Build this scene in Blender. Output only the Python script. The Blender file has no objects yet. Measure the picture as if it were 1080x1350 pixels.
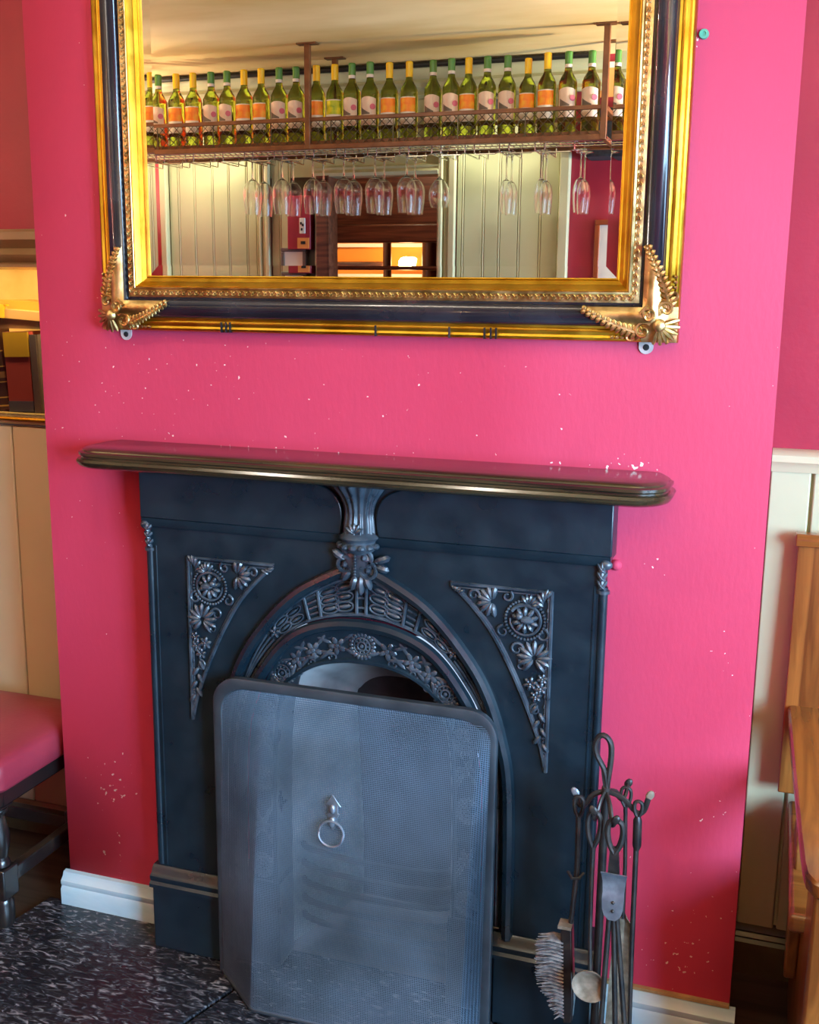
import bpy, bmesh, math, random
from mathutils import Vector, Matrix
random.seed(7)
PI = math.pi
SC = bpy.context.scene
COL = SC.collection

# ------------------------------------------------------------------ camera
cam_d = bpy.data.cameras.new('camera'); cam = bpy.data.objects.new('camera', cam_d); COL.objects.link(cam)
R_ = (0.94691, 0.32132, 0.01064); D_ = (0.07324, -0.18336, -0.98031); F_ = (-0.31305, 0.92905, -0.19716)
cam.matrix_world = Matrix(((R_[0], -D_[0], -F_[0], 0.0), (R_[1], -D_[1], -F_[1], -2.0), (R_[2], -D_[2], -F_[2], 1.46), (0, 0, 0, 1)))
cam_d.sensor_fit = 'HORIZONTAL'; cam_d.sensor_width = 36.0; cam_d.lens = 36.0 * 1427.7 / 1080.0
cam_d.clip_start = 0.02
SC.camera = cam
# ------------------------------------------------------------------ world, exposure, large lights
w = bpy.data.worlds.new('world'); SC.world = w; w.use_nodes = True
w.node_tree.nodes['Background'].inputs[0].default_value = (0.55, 0.72, 1.0, 1); w.node_tree.nodes['Background'].inputs[1].default_value = 1.0
SC.view_settings.view_transform = 'Standard'; SC.view_settings.look = 'None'
SC.view_settings.gamma = 1.0; SC.view_settings.use_curve_mapping = False
SC.view_settings.exposure = 0.22
SC.cycles.max_bounces = 14; SC.cycles.transmission_bounces = 14; SC.cycles.glossy_bounces = 6; SC.cycles.diffuse_bounces = 4
SC.cycles.transparent_max_bounces = 12; SC.cycles.caustics_refractive = False; SC.cycles.caustics_reflective = False
SC.cycles.sample_clamp_indirect = 4.0

def area_light(name, loc, target, sx, sy, power, color):
    l = bpy.data.lights.new(name, 'AREA'); l.shape = 'RECTANGLE'; l.size = sx; l.size_y = sy; l.energy = power; l.color = color
    o = bpy.data.objects.new(name, l); COL.objects.link(o); o.location = loc
    o.rotation_euler = (Vector(target) - Vector(loc)).to_track_quat('-Z', 'Y').to_euler()
    return o
def point_light(name, loc, power, color, r=0.05):
    l = bpy.data.lights.new(name, 'POINT'); l.energy = power; l.color = color; l.shadow_soft_size = r
    o = bpy.data.objects.new(name, l); COL.objects.link(o); o.location = loc; return o
COOL = (0.42, 0.70, 1.0); WARM = (1.0, 0.80, 0.52); NEUT = (1.0, 0.90, 0.78)
# daylight outside the side window, and outside the window of the far end of the same wall
area_light('window_daylight', (1.90, -1.05, 1.30), (0.0, -0.30, 0.40), 1.15, 1.15, 44, COOL).data.spread = math.radians(110)
area_light('bar_window_daylight', (1.90, -2.40, 1.40), (-1.0, -1.0, 0.9), 1.10, 1.2, 255, COOL)

# ------------------------------------------------------------------ materials
MATS = {}
def nn(nt, t, **kw):
    n = nt.nodes.new(t)
    for k, v in kw.items(): setattr(n, k, v)
    return n
def mat(name, col, rough=0.5, metal=0.0, col2=None, scale=8.0, detail=4.0, bump=0.0, bscale=None, stretch=None, rough2=None,
        trans=0.0, ior=1.45, coat=0.0, emit=None, estr=0.0, lo=0.35, hi=0.65, spec=None):
    if name in MATS: return MATS[name]
    m = bpy.data.materials.new(name); m.use_nodes = True; nt = m.node_tree
    b = nt.nodes['Principled BSDF']
    b.inputs['Base Color'].default_value = (*col, 1); b.inputs['Roughness'].default_value = rough; b.inputs['Metallic'].default_value = metal
    b.inputs['IOR'].default_value = ior; b.inputs['Transmission Weight'].default_value = trans; b.inputs['Coat Weight'].default_value = coat
    if spec is not None: b.inputs['Specular IOR Level'].default_value = spec
    if emit: b.inputs['Emission Color'].default_value = (*emit, 1); b.inputs['Emission Strength'].default_value = estr
    if col2 or bump or rough2 is not None:
        tc = nn(nt, 'ShaderNodeTexCoord'); mp = nn(nt, 'ShaderNodeMapping'); nt.links.new(tc.outputs['Object'], mp.inputs[0])
        if stretch: mp.inputs['Scale'].default_value = stretch
        no = nn(nt, 'ShaderNodeTexNoise'); no.inputs['Scale'].default_value = scale; no.inputs['Detail'].default_value = detail
        nt.links.new(mp.outputs[0], no.inputs['Vector'])
        if col2:
            r = nn(nt, 'ShaderNodeValToRGB'); r.color_ramp.elements[0].position = lo; r.color_ramp.elements[1].position = hi
            r.color_ramp.elements[0].color = (*col, 1); r.color_ramp.elements[1].color = (*col2, 1)
            nt.links.new(no.outputs[0], r.inputs[0]); nt.links.new(r.outputs[0], b.inputs['Base Color'])
        if rough2 is not None:
            mr = nn(nt, 'ShaderNodeMapRange'); mr.inputs['To Min'].default_value = rough; mr.inputs['To Max'].default_value = rough2
            mr.inputs['From Min'].default_value = lo; mr.inputs['From Max'].default_value = hi
            nt.links.new(no.outputs[0], mr.inputs[0]); nt.links.new(mr.outputs[0], b.inputs['Roughness'])
        if bump:
            n2 = nn(nt, 'ShaderNodeTexNoise'); n2.inputs['Scale'].default_value = bscale or scale; n2.inputs['Detail'].default_value = 3
            nt.links.new(mp.outputs[0], n2.inputs['Vector'])
            bp = nn(nt, 'ShaderNodeBump'); bp.inputs['Strength'].default_value = bump; bp.inputs['Distance'].default_value = 0.004
            nt.links.new(n2.outputs[0], bp.inputs['Height']); nt.links.new(bp.outputs[0], b.inputs['Normal'])
    MATS[name] = m; return m

def chip_mat(name, col, col2, chips, rough=0.62):
    """painted plaster with paint chipped off around given spots (object space x, z, radius, density)"""
    m = bpy.data.materials.new(name); m.use_nodes = True; nt = m.node_tree; b = nt.nodes['Principled BSDF']
    b.inputs['Roughness'].default_value = rough; b.inputs['Specular IOR Level'].default_value = 0.22
    tc = nn(nt, 'ShaderNodeTexCoord')
    n1 = nn(nt, 'ShaderNodeTexNoise'); n1.inputs['Scale'].default_value = 2.2; n1.inputs['Detail'].default_value = 5
    nt.links.new(tc.outputs['Object'], n1.inputs['Vector'])
    r1 = nn(nt, 'ShaderNodeValToRGB'); r1.color_ramp.elements[0].color = (*col, 1); r1.color_ramp.elements[1].color = (*col2, 1)
    r1.color_ramp.elements[0].position = .35; r1.color_ramp.elements[1].position = .7
    nt.links.new(n1.outputs[0], r1.inputs[0])
    n2 = nn(nt, 'ShaderNodeTexNoise'); n2.inputs['Scale'].default_value = 95; n2.inputs['Detail'].default_value = 2
    nt.links.new(tc.outputs['Object'], n2.inputs['Vector'])
    total = None
    for (x, z, rx, rz, dens) in chips:
        mp = nn(nt, 'ShaderNodeMapping'); mp.inputs['Location'].default_value = (-x / rx, 0, -z / rz); mp.inputs['Scale'].default_value = (1 / rx, 0, 1 / rz)
        nt.links.new(tc.outputs['Object'], mp.inputs[0])
        ln = nn(nt, 'ShaderNodeVectorMath', operation='LENGTH'); nt.links.new(mp.outputs[0], ln.inputs[0])
        mr = nn(nt, 'ShaderNodeMapRange'); mr.inputs['From Min'].default_value = 0.1; mr.inputs['From Max'].default_value = 1.0
        mr.inputs['To Min'].default_value = dens; mr.inputs['To Max'].default_value = 0.0
        nt.links.new(ln.outputs['Value'], mr.inputs[0])
        if total is None: total = mr.outputs[0]
        else:
            a = nn(nt, 'ShaderNodeMath', operation='MAXIMUM'); nt.links.new(total, a.inputs[0]); nt.links.new(mr.outputs[0], a.inputs[1]); total = a.outputs[0]
    ad = nn(nt, 'ShaderNodeMath', operation='ADD'); nt.links.new(n2.outputs[0], ad.inputs[0]); nt.links.new(total, ad.inputs[1])
    gt = nn(nt, 'ShaderNodeMath', operation='GREATER_THAN'); gt.inputs[1].default_value = 0.765; nt.links.new(ad.outputs[0], gt.inputs[0])
    mx = nn(nt, 'ShaderNodeMix', data_type='RGBA'); nt.links.new(gt.outputs[0], mx.inputs[0]); nt.links.new(r1.outputs[0], mx.inputs[6])
    mx.inputs[7].default_value = (0.75, 0.60, 0.55, 1); nt.links.new(mx.outputs[2], b.inputs['Base Color'])
    mp3 = nn(nt, 'ShaderNodeMapping'); mp3.inputs['Scale'].default_value = (1.6, 1, 0.6); nt.links.new(tc.outputs['Object'], mp3.inputs[0])
    n3 = nn(nt, 'ShaderNodeTexNoise'); n3.inputs['Scale'].default_value = 60; n3.inputs['Detail'].default_value = 4; nt.links.new(mp3.outputs[0], n3.inputs['Vector'])
    bp = nn(nt, 'ShaderNodeBump'); bp.inputs['Strength'].default_value = 0.22; bp.inputs['Distance'].default_value = 0.0025
    nt.links.new(n3.outputs[0], bp.inputs['Height']); nt.links.new(bp.outputs[0], b.inputs['Normal'])
    return m

def wood_mat(name, c1, c2, rough=0.3, axis='z', scale=6.0, coat=0.3):
    m = bpy.data.materials.new(name); m.use_nodes = True; nt = m.node_tree; b = nt.nodes['Principled BSDF']
    b.inputs['Roughness'].default_value = rough; b.inputs['Coat Weight'].default_value = coat; b.inputs['Coat Roughness'].default_value = 0.15
    tc = nn(nt, 'ShaderNodeTexCoord'); mp = nn(nt, 'ShaderNodeMapping')
    s = {'x': (0.6, 9, 9), 'y': (9, 0.6, 9), 'z': (9, 9, 0.6)}[axis]; mp.inputs['Scale'].default_value = s
    nt.links.new(tc.outputs['Object'], mp.inputs[0])
    n1 = nn(nt, 'ShaderNodeTexNoise'); n1.inputs['Scale'].default_value = scale; n1.inputs['Detail'].default_value = 6; n1.inputs['Distortion'].default_value = 0.8
    nt.links.new(mp.outputs[0], n1.inputs['Vector'])
    r = nn(nt, 'ShaderNodeValToRGB'); r.color_ramp.elements[0].position = .36; r.color_ramp.elements[1].position = .62
    r.color_ramp.elements[0].color = (*c1, 1); r.color_ramp.elements[1].color = (*c2, 1)
    nt.links.new(n1.outputs[0], r.inputs[0]); nt.links.new(r.outputs[0], b.inputs['Base Color'])
    bp = nn(nt, 'ShaderNodeBump'); bp.inputs['Strength'].default_value = 0.15; bp.inputs['Distance'].default_value = 0.002
    nt.links.new(n1.outputs[0], bp.inputs['Height']); nt.links.new(bp.outputs[0], b.inputs['Normal'])
    MATS[name] = m; return m

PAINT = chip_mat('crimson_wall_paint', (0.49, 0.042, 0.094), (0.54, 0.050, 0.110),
    [(-1.39, 0.315, .075, .055, .17), (-1.40, 0.36, .12, .10, .10), (-1.385, 0.17, .012, .09, .22), (-1.43, .155, .02, .02, .2),
     (-0.235, 1.155, .09, .028, .2), (-0.33, 1.15, .30, .012, .16), (-0.90, 1.148, .5, .009, .13),
     (-0.115, .185, .05, .05, .15), (-0.05, .49, .08, .04, .12), (-0.10, .16, .07, .05, .14), (-0.17, 1.89, .012, .05, .2),
     (-.2, .97, .06, .04, .10), (-.05, .83, .05, .12, .09), (-1.2, 1.3, 1.2, .6, .055), (-.1, .2, .25, .25, .075)])
PAINT_DARK = mat('crimson_shade_paint', (0.31, 0.018, 0.042), 0.4, col2=(0.37, 0.023, 0.051), scale=3, bump=0.15, bscale=50)  # darker copy of the wall crimson, alcove shade put into the colour
CREAM = mat('cream_panel_paint', (0.45, 0.47, 0.29), 0.38, col2=(0.51, 0.52, 0.34), scale=3, bump=0.06, bscale=30)
CREAM2 = mat('cream_moulding_paint', (0.55, 0.53, 0.34), 0.32, bump=0.05, bscale=25)
TANP = mat('beige_panel_paint', (0.55, 0.48, 0.29), 0.42, col2=(0.61, 0.54, 0.34), scale=2.5)
CEIL = mat('smoke_stained_ceiling', (0.62, 0.43, 0.16), 0.6, col2=(0.90, 0.73, 0.40), scale=1.6, detail=7, bump=0.3, bscale=5, stretch=(0.5, 1.3, 1))
IRON = mat('black_cast_iron', (0.004, 0.012, 0.020), 0.27, col2=(0.006, 0.018, 0.028), scale=14, bump=0.10, bscale=70, rough2=0.42, spec=0.6)
IRON_W = mat('worn_highlit_iron', (0.016, 0.026, 0.038), 0.26, col2=(0.060, 0.082, 0.105), scale=26, lo=.36, hi=.70, rough2=0.42, spec=0.8)  # worn iron, with the bluish relief highlights put into the colour
ASH = mat('ashy_fireback', (0.16, 0.17, 0.18), 0.8, col2=(0.42, 0.44, 0.45), scale=7, bump=0.3, bscale=25)
SOOT = mat('sooty_iron', (0.02, 0.02, 0.022), 0.7, col2=(0.06, 0.06, 0.062), scale=12)
GILT = mat('gilt', (0.48, 0.26, 0.018), 0.32, 1.0, col2=(0.62, 0.37, 0.035), scale=20, bump=0.12, bscale=60, rough2=0.4)
GILT_D = mat('antique_gilt', (0.40, 0.26, 0.09), 0.34, 1.0, col2=(0.70, 0.51, 0.22), scale=35, rough2=0.45, bump=0.15, bscale=70)
BLACKL = mat('black_lacquer', (0.010, 0.010, 0.016), 0.20, col2=(0.03, 0.03, 0.04), scale=9, lo=.5, hi=.8, rough2=0.3, coat=0.5)
MIRROR = mat('silvered_glass', (0.93, 0.93, 0.91), 0.0, 1.0)
MANTEL = wood_mat('dark_mantel_wood', (0.016, 0.011, 0.007), (0.050, 0.036, 0.017), 0.20, 'x', 5.0, 0.4)
ZINC = mat('white_metal', (0.70, 0.70, 0.68), 0.4, 0.3, col2=(0.5, 0.5, 0.48), scale=60)
DARK = mat('dark_hole', (0.01, 0.01, 0.01), 0.8)
SKIRT = mat('blue_lit_white_gloss', (0.36, 0.56, 0.66), 0.3, col2=(0.50, 0.64, 0.68), scale=5, bump=0.25, bscale=18, stretch=(1, 1, 3))  # white gloss with the window's blue light put into the colour
SKIRT_E = mat('bare_edge', (0.45, 0.30, 0.13), 0.6, col2=(0.3, 0.2, 0.09), scale=30)
BROWNSK = mat('dark_olive_gloss', (0.055, 0.045, 0.020), 0.3, col2=(0.10, 0.085, 0.04), scale=8)
STEEL = mat('screen_wire', (0.040, 0.068, 0.100), 0.42, 0.35, col2=(0.095, 0.150, 0.215), scale=5, rough2=0.55)
SCRF = mat('screen_frame_steel', (0.022, 0.032, 0.042), 0.36, 0.2, col2=(0.045, 0.060, 0.075), scale=12)
WROUGHT = mat('wrought_iron', (0.012, 0.012, 0.014), 0.38, 0.3, col2=(0.04, 0.036, 0.032), scale=30, bump=0.15, bscale=80, spec=0.6)
STEELB = mat('bright_iron', (0.34, 0.42, 0.50), 0.36, 0.7, col2=(0.20, 0.24, 0.29), scale=40)
RUSTY = mat('ashy_rust', (0.11, 0.085, 0.055), 0.7, 0.2, col2=(0.26, 0.215, 0.16), scale=45, bump=0.4, bscale=60)
BRIST = mat('grey_bristle', (0.05, 0.05, 0.055), 0.7, col2=(0.20, 0.20, 0.20), scale=90)
VINYL = mat('red_vinyl', (0.25, 0.026, 0.046), 0.34, col2=(0.31, 0.037, 0.060), scale=6, bump=0.1, bscale=120)
BLKWOOD = mat('black_stained_wood', (0.012, 0.010, 0.010), 0.28, col2=(0.05, 0.035, 0.025), scale=20, lo=.55, hi=.8, coat=0.4)
OAK = wood_mat('amber_varnished_wood', (0.12, 0.034, 0.005), (0.28, 0.100, 0.018), 0.28, 'z', 4.0, 0.5)
OAKY = wood_mat('amber_varnished_wood_lengthwise', (0.11, 0.031, 0.004), (0.26, 0.090, 0.014), 0.26, 'y', 4.0, 0.5)
OAKX = wood_mat('amber_varnished_wood_crosswise', (0.12, 0.034, 0.005), (0.28, 0.100, 0.018), 0.28, 'x', 4.0, 0.5)
RACKW = mat('rust_brown_metal', (0.13, 0.045, 0.013), 0.45, 0.1, col2=(0.20, 0.078, 0.026), scale=18)
CHROME = mat('chrome_wire', (0.75, 0.75, 0.72), 0.18, 1.0)
LATT = mat('lattice_wire', (0.10, 0.08, 0.05), 0.4, 0.6)
DKBROWN = wood_mat('dark_brown_beam', (0.055, 0.016, 0.008), (0.16, 0.055, 0.028), 0.4, 'x', 5.0, 0.2)
ORANGE = mat('orange_wall_paint', (0.85, 0.28, 0.03), 0.6)
WHITEP = mat('white_paint', (0.80, 0.78, 0.72), 0.5)
NAVY = mat('black_speaker_cloth', (0.014, 0.017, 0.028), 0.7, col2=(0.03, 0.034, 0.05), scale=80)
FLOORM = wood_mat('dark_floor_boards', (0.020, 0.014, 0.010), (0.055, 0.038, 0.026), 0.4, 'x', 4.0, 0.2)
CLEAR = mat('clear_glass', (0.98, 1.0, 1.0), 0.0, trans=1.0, ior=1.58)
GREENG = mat('olive_bottle_glass', (0.36, 0.40, 0.045), 0.02, trans=1.0, ior=1.38)

def slate_mat():
    m = bpy.data.materials.new('flecked_black_slate'); m.use_nodes = True; nt = m.node_tree; b = nt.nodes['Principled BSDF']
    tc = nn(nt, 'ShaderNodeTexCoord'); mp = nn(nt, 'ShaderNodeMapping'); mp.inputs['Scale'].default_value = (1.0, 2.6, 1); mp.inputs['Rotation'].default_value = (0, 0, 0.25)
    nt.links.new(tc.outputs['Object'], mp.inputs[0])
    n1 = nn(nt, 'ShaderNodeTexNoise'); n1.inputs['Scale'].default_value = 30; n1.inputs['Detail'].default_value = 5; n1.inputs['Distortion'].default_value = 1.6
    nt.links.new(mp.outputs[0], n1.inputs['Vector'])
    r = nn(nt, 'ShaderNodeValToRGB'); e = r.color_ramp.elements; e[0].position = .42; e[1].position = .76
    e[0].color = (.008, .009, .012, 1); e[1].color = (.34, .34, .36, 1); x = e.new(.57); x.color = (.030, .032, .040, 1); x = e.new(.64); x.color = (.13, .13, .14, 1)
    nt.links.new(n1.outputs[0], r.inputs[0]); nt.links.new(r.outputs[0], b.inputs['Base Color'])
    b.inputs['Roughness'].default_value = 0.26
    bp = nn(nt, 'ShaderNodeBump'); bp.inputs['Strength'].default_value = 0.5; bp.inputs['Distance'].default_value = 0.003
    nt.links.new(n1.outputs[0], bp.inputs['Height']); nt.links.new(bp.outputs[0], b.inputs['Normal'])
    return m
SLATE = slate_mat()
def label_mat(name, kind):
    """printed wine labels, drawn in the label's own space"""
    m = bpy.data.materials.new(name); m.use_nodes = True; nt = m.node_tree; b = nt.nodes['Principled BSDF']; b.inputs['Roughness'].default_value = 0.55
    tc = nn(nt, 'ShaderNodeTexCoord'); n1 = nn(nt, 'ShaderNodeTexNoise')
    n1.inputs['Scale'].default_value = 28 if kind != 'cream' else 18; nt.links.new(tc.outputs['Object'], n1.inputs['Vector'])
    r = nn(nt, 'ShaderNodeValToRGB'); e = r.color_ramp.elements
    if kind == 'orange': cols = [(.30, (.80, .13, .01)), (.5, (.90, .26, .015)), (.7, (.92, .45, .03))]
    elif kind == 'lime': cols = [(.38, (.16, .30, .01)), (.5, (.45, .55, .01)), (.65, (.75, .72, .02))]
    else: cols = [(.30, (.66, .52, .42)), (.5, (.72, .58, .48)), (.7, (.78, .66, .56))]
    e[0].position, e[0].color = cols[0][0], (*cols[0][1], 1); e[1].position, e[1].color = cols[2][0], (*cols[2][1], 1)
    x = e.new(cols[1][0]); x.color = (*cols[1][1], 1)
    nt.links.new(n1.outputs[0], r.inputs[0]); nt.links.new(r.outputs[0], b.inputs['Base Color'])
    return m
LAB_O, LAB_L, LAB_C = label_mat('orange_label', 'orange'), label_mat('lime_label', 'lime'), label_mat('cream_label', 'cream')
LAB_W = mat('white_label', (.72, .68, .62), .55)
SEAL = mat('pink_seal', (.55, .12, .20), .5); HILL = mat('grey_print', (.13, .10, .08), .55)
CAPY = mat('yellow_capsule', (.85, .55, .012), .35); CAPG = mat('green_capsule', (.075, .24, .040), .35)

# ------------------------------------------------------------------ mesh builder
class MB:
    def __init__(s): s.v = []; s.f = []
    def add(s, v, f):
        n = len(s.v); s.v += [tuple(p) for p in v]; s.f += [tuple(i + n for i in q) for q in f]; return s
    def box(s, x0, x1, y0, y1, z0, z1):
        return s.add([(x0, y0, z0), (x1, y0, z0), (x1, y1, z0), (x0, y1, z0), (x0, y0, z1), (x1, y0, z1), (x1, y1, z1), (x0, y1, z1)],
                     [(0, 3, 2, 1), (4, 5, 6, 7), (0, 1, 5, 4), (1, 2, 6, 5), (2, 3, 7, 6), (3, 0, 4, 7)])
    def prism(s, poly, y0, y1):            # polygon in x,z extruded along y
        n = len(poly)
        v = [(x, y0, z) for x, z in poly] + [(x, y1, z) for x, z in poly]
        return s.add(v, [tuple(range(n)), tuple(range(2 * n - 1, n - 1, -1))] + [(i, i + n, (i + 1) % n + n, (i + 1) % n) for i in range(n)])
    def prism_x(s, poly, x0, x1):          # polygon in y,z extruded along x
        n = len(poly)
        v = [(x0, y, z) for y, z in poly] + [(x1, y, z) for y, z in poly]
        return s.add(v, [tuple(range(n)), tuple(range(2 * n - 1, n - 1, -1))] + [(i, i + n, (i + 1) % n + n, (i + 1) % n) for i in range(n)])
    def prism_z(s, poly, z0, z1):
        n = len(poly)
        v = [(x, y, z0) for x, y in poly] + [(x, y, z1) for x, y in poly]
        return s.add(v, [tuple(range(n)), tuple(range(2 * n - 1, n - 1, -1))] + [(i, i + n, (i + 1) % n + n, (i + 1) % n) for i in range(n)])
    def lathe(s, prof, o=(0, 0, 0), n=16, a0=0.0, a1=2 * PI, axis='z', mod=None):
        full = abs(a1 - a0 - 2 * PI) < 1e-6; k = n if full else n + 1; v = []
        for (r, h) in prof:
            for i in range(k):
                a = a0 + (a1 - a0) * i / n; rr = r * (mod(a, h) if mod else 1.0)
                c, q = rr * math.cos(a), rr * math.sin(a)
                v.append({'z': (o[0] + c, o[1] + q, o[2] + h), 'y': (o[0] + c, o[1] + h, o[2] + q), 'x': (o[0] + h, o[1] + c, o[2] + q)}[axis])
        f = []
        for j in range(len(prof) - 1):
            for i in range(k if full else k - 1):
                a, b = j * k + i, j * k + (i + 1) % k
                f.append((a, b, b + k, a + k))
        return s.add(v, f)
    def tube(s, path, r, n=8, closed=False, flat=1.0):
        P = [Vector(p) for p in path]; m = len(P); v = []
        prev = None
        for i in range(m):
            if closed: t = P[(i + 1) % m] - P[i - 1]
            else: t = P[min(i + 1, m - 1)] - P[max(i - 1, 0)]
            if t.length < 1e-9: t = Vector((0, 0, 1))
            t.normalize()
            if prev is None:
                up = Vector((0, 1, 0)) if abs(t.y) < 0.9 else Vector((1, 0, 0)); u = t.cross(up).normalized()
            else:
                u = (prev - t * prev.dot(t))
                u = u.normalized() if u.length > 1e-6 else t.orthogonal().normalized()
            prev = u; w_ = t.cross(u)
            rr = r[i] if isinstance(r, (list, tuple)) else r
            for k in range(n):
                a = 2 * PI * k / n; v.append(P[i] + u * rr * math.cos(a) + w_ * rr * flat * math.sin(a))
        f = []
        for i in range(m if closed else m - 1):
            j = (i + 1) % m
            for k in range(n):
                k2 = (k + 1) % n; f.append((i * n + k, i * n + k2, j * n + k2, j * n + k))
        if not closed: f += [tuple(range(n - 1, -1, -1)), tuple(range((m - 1) * n, m * n))]
        return s.add(v, f)
    def ell(s, c, rad, rot=None, n=8, m=5):
        v = []; c = Vector(c); M = rot or Matrix.Identity(3)
        for j in range(m + 1):
            ph = -PI / 2 + PI * j / m
            for i in range(n):
                a = 2 * PI * i / n
                v.append(c + M @ Vector((rad[0] * math.cos(ph) * math.cos(a), rad[1] * math.cos(ph) * math.sin(a), rad[2] * math.sin(ph))))
        f = [(j * n + i, j * n + (i + 1) % n, (j + 1) * n + (i + 1) % n, (j + 1) * n + i) for j in range(m) for i in range(n)]
        return s.add(v, f)
    def loft(s, rings, closed=True, cap0=False, cap1=False):
        k = len(rings[0]); v = [p for r in rings for p in r]; f = []
        for j in range(len(rings) - 1):
            for i in range(k if closed else k - 1):
                a, b = j * k + i, j * k + (i + 1) % k; f.append((a, b, b + k, a + k))
        if cap0: f.append(tuple(range(k - 1, -1, -1)))
        if cap1: f.append(tuple(range((len(rings) - 1) * k, len(rings) * k)))
        return s.add(v, f)
    def xform(s, fn, start=0):
        for i in range(start, len(s.v)): s.v[i] = tuple(fn(s.v[i]))
        return s
    def mesh(s, name, off=(0, 0, 0), smooth=True, angle=38, merge=False):
        me = bpy.data.meshes.new(name)
        me.from_pydata([(p[0] - off[0], p[1] - off[1], p[2] - off[2]) for p in s.v], [], s.f)
        bm = bmesh.new(); bm.from_mesh(me)
        if merge or len(s.v) < 60000: bmesh.ops.remove_doubles(bm, verts=bm.verts, dist=1e-6)
        bmesh.ops.recalc_face_normals(bm, faces=bm.faces); bm.to_mesh(me); bm.free()
        if smooth:
            me.shade_smooth(); me.set_sharp_from_angle(angle=math.radians(angle))
        me.update(); return me
    def build(s, name, m, parent=None, bevel=0.0, smooth=True, angle=38, **props):
        off = tuple(parent.location) if parent is not None else (0, 0, 0)
        if parent is not None and parent.parent is not None: off = tuple(Vector(off) + parent.parent.location)
        o = bpy.data.objects.new(name, s.mesh(name, off, smooth, angle)); COL.objects.link(o)
        o.data.materials.append(m)
        if parent is not None: o.parent = parent
        if bevel:
            b = o.modifiers.new('bevel', 'BEVEL'); b.width = bevel; b.segments = 2; b.limit_method = 'ANGLE'; b.angle_limit = math.radians(40)
        for k, v in props.items(): o[k] = v
        return o
def thing(name, label, cat, loc=(0, 0, 0), group=None):
    o = bpy.data.objects.new(name, None); COL.objects.link(o); o.location = loc; o.empty_display_size = 0.05
    o['label'] = label; o['category'] = cat
    if group: o['group'] = group
    return o
def tag(o, label, cat, group=None):
    o['label'] = label; o['category'] = cat
    if group: o['group'] = group
    return o
def struct(o, label=None, cat=None):
    o['kind'] = 'structure'
    if label: o['label'] = label
    if cat: o['category'] = cat
    return o
def copy_tree(o, parent=None):
    c = o.copy(); COL.objects.link(c)
    if parent is not None: c.parent = parent
    for ch in list(o.children): copy_tree(ch, c)
    return c
def smoothpts(P, n):
    """Catmull-Rom through control points, n samples per span"""
    out = []; m = len(P)
    for i in range(m - 1):
        p0, p1, p2, p3 = P[max(i - 1, 0)], P[i], P[i + 1], P[min(i + 2, m - 1)]
        for k in range(n):
            t = k / n; out.append(tuple(0.5 * ((2 * b) + (c - a) * t + (2 * a - 5 * b + 4 * c - d) * t * t + (3 * b - a - 3 * c + d) * t ** 3) for a, b, c, d in zip(p0, p1, p2, p3)))
    out.append(tuple(P[-1])); return out


# ================================================================== ROOM SHELL
XL, XR, CH = -1.525, 0.0, 2.49          # chimney breast edges, ceiling height
HX0, HX1, HZ = -0.975, -0.520, 0.78      # hole for the fire
b = MB()
def quad(b, pts): b.add(pts, [tuple(range(len(pts)))])
xs = [XL, HX0, HX1, XR]; zs = [0, HZ, CH]
for i in range(3):
    for j in range(2):
        if i == 1 and j == 0: continue
        quad(b, [(xs[i], 0, zs[j]), (xs[i + 1], 0, zs[j]), (xs[i + 1], 0, zs[j + 1]), (xs[i], 0, zs[j + 1])])
quad(b, [(XL, 0, 0), (XL, 0, CH), (XL, .3, CH), (XL, .3, 0)]); quad(b, [(XR, 0, 0), (XR, .3, 0), (XR, .3, CH), (XR, 0, CH)])
wall_front = struct(b.build('wall_front', PAINT, bevel=0.004), 'crimson painted chimney breast with chipped paint', 'wall')
b = MB(); b.ell((-0.262, -.002, .965), (.011, .010, .011)); b.build('painted_bolt', PAINT, wall_front)

b = MB(); b.box(-3.7, XL, .30, .34, 1.60, CH); b.box(-3.7, XL, .30, .34, 0, 1.12)
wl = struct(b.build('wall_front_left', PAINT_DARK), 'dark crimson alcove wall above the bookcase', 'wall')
b = MB(); b.box(-3.7, XL, .298, .300, .0, 1.12); b.build('panel_backing', TANP, wl)
x = XL - .001; k = 0
while x > -3.6:
    wd = .108; b = MB(); b.box(x - wd + .004, x, .287, .30, .085, 1.118); b.build('plank', TANP, wl, bevel=.003); x -= wd
b = MB(); b.prism_x([(.30, 0), (.272, 0), (.272, .055), (.280, .062), (.276, .07), (.288, .085), (.30, .085)], -3.7, XL); b.build('skirting_board', BROWNSK, wl)
# timber rail low in the left alcove, seen under the stool
b = MB(); b.box(0.0, 1.75, .30, .34, 0, CH)
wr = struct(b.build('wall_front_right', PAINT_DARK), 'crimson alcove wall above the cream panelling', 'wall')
b = MB(); b.box(.001, 1.75, .298, .300, .0, 1.13); b.build('panel_backing', CREAM, wr)
x = XR + .001; first = True
while x < 1.7:
    wd = .083 if first else .104; first = False
    b = MB(); b.box(x, min(x + wd - .006, 1.74), .285, .30, .10, 1.126); b.build('plank', CREAM, wr, bevel=.003); x += wd
b = MB(); b.prism_x([(.30, 1.118), (.278, 1.118), (.274, 1.126), (.270, 1.134), (.262, 1.140), (.262, 1.153), (.270, 1.160), (.30, 1.163)], .001, 1.75); b.build('dado_rail', CREAM2, wr)
b = MB(); b.prism_x([(.30, 0), (.268, 0), (.268, .075), (.274, .082), (.270, .088), (.276, .096), (.272, .102), (.286, .112), (.30, .112)], .001, 1.75); b.build('skirting_board', BROWNSK, wr)

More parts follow.
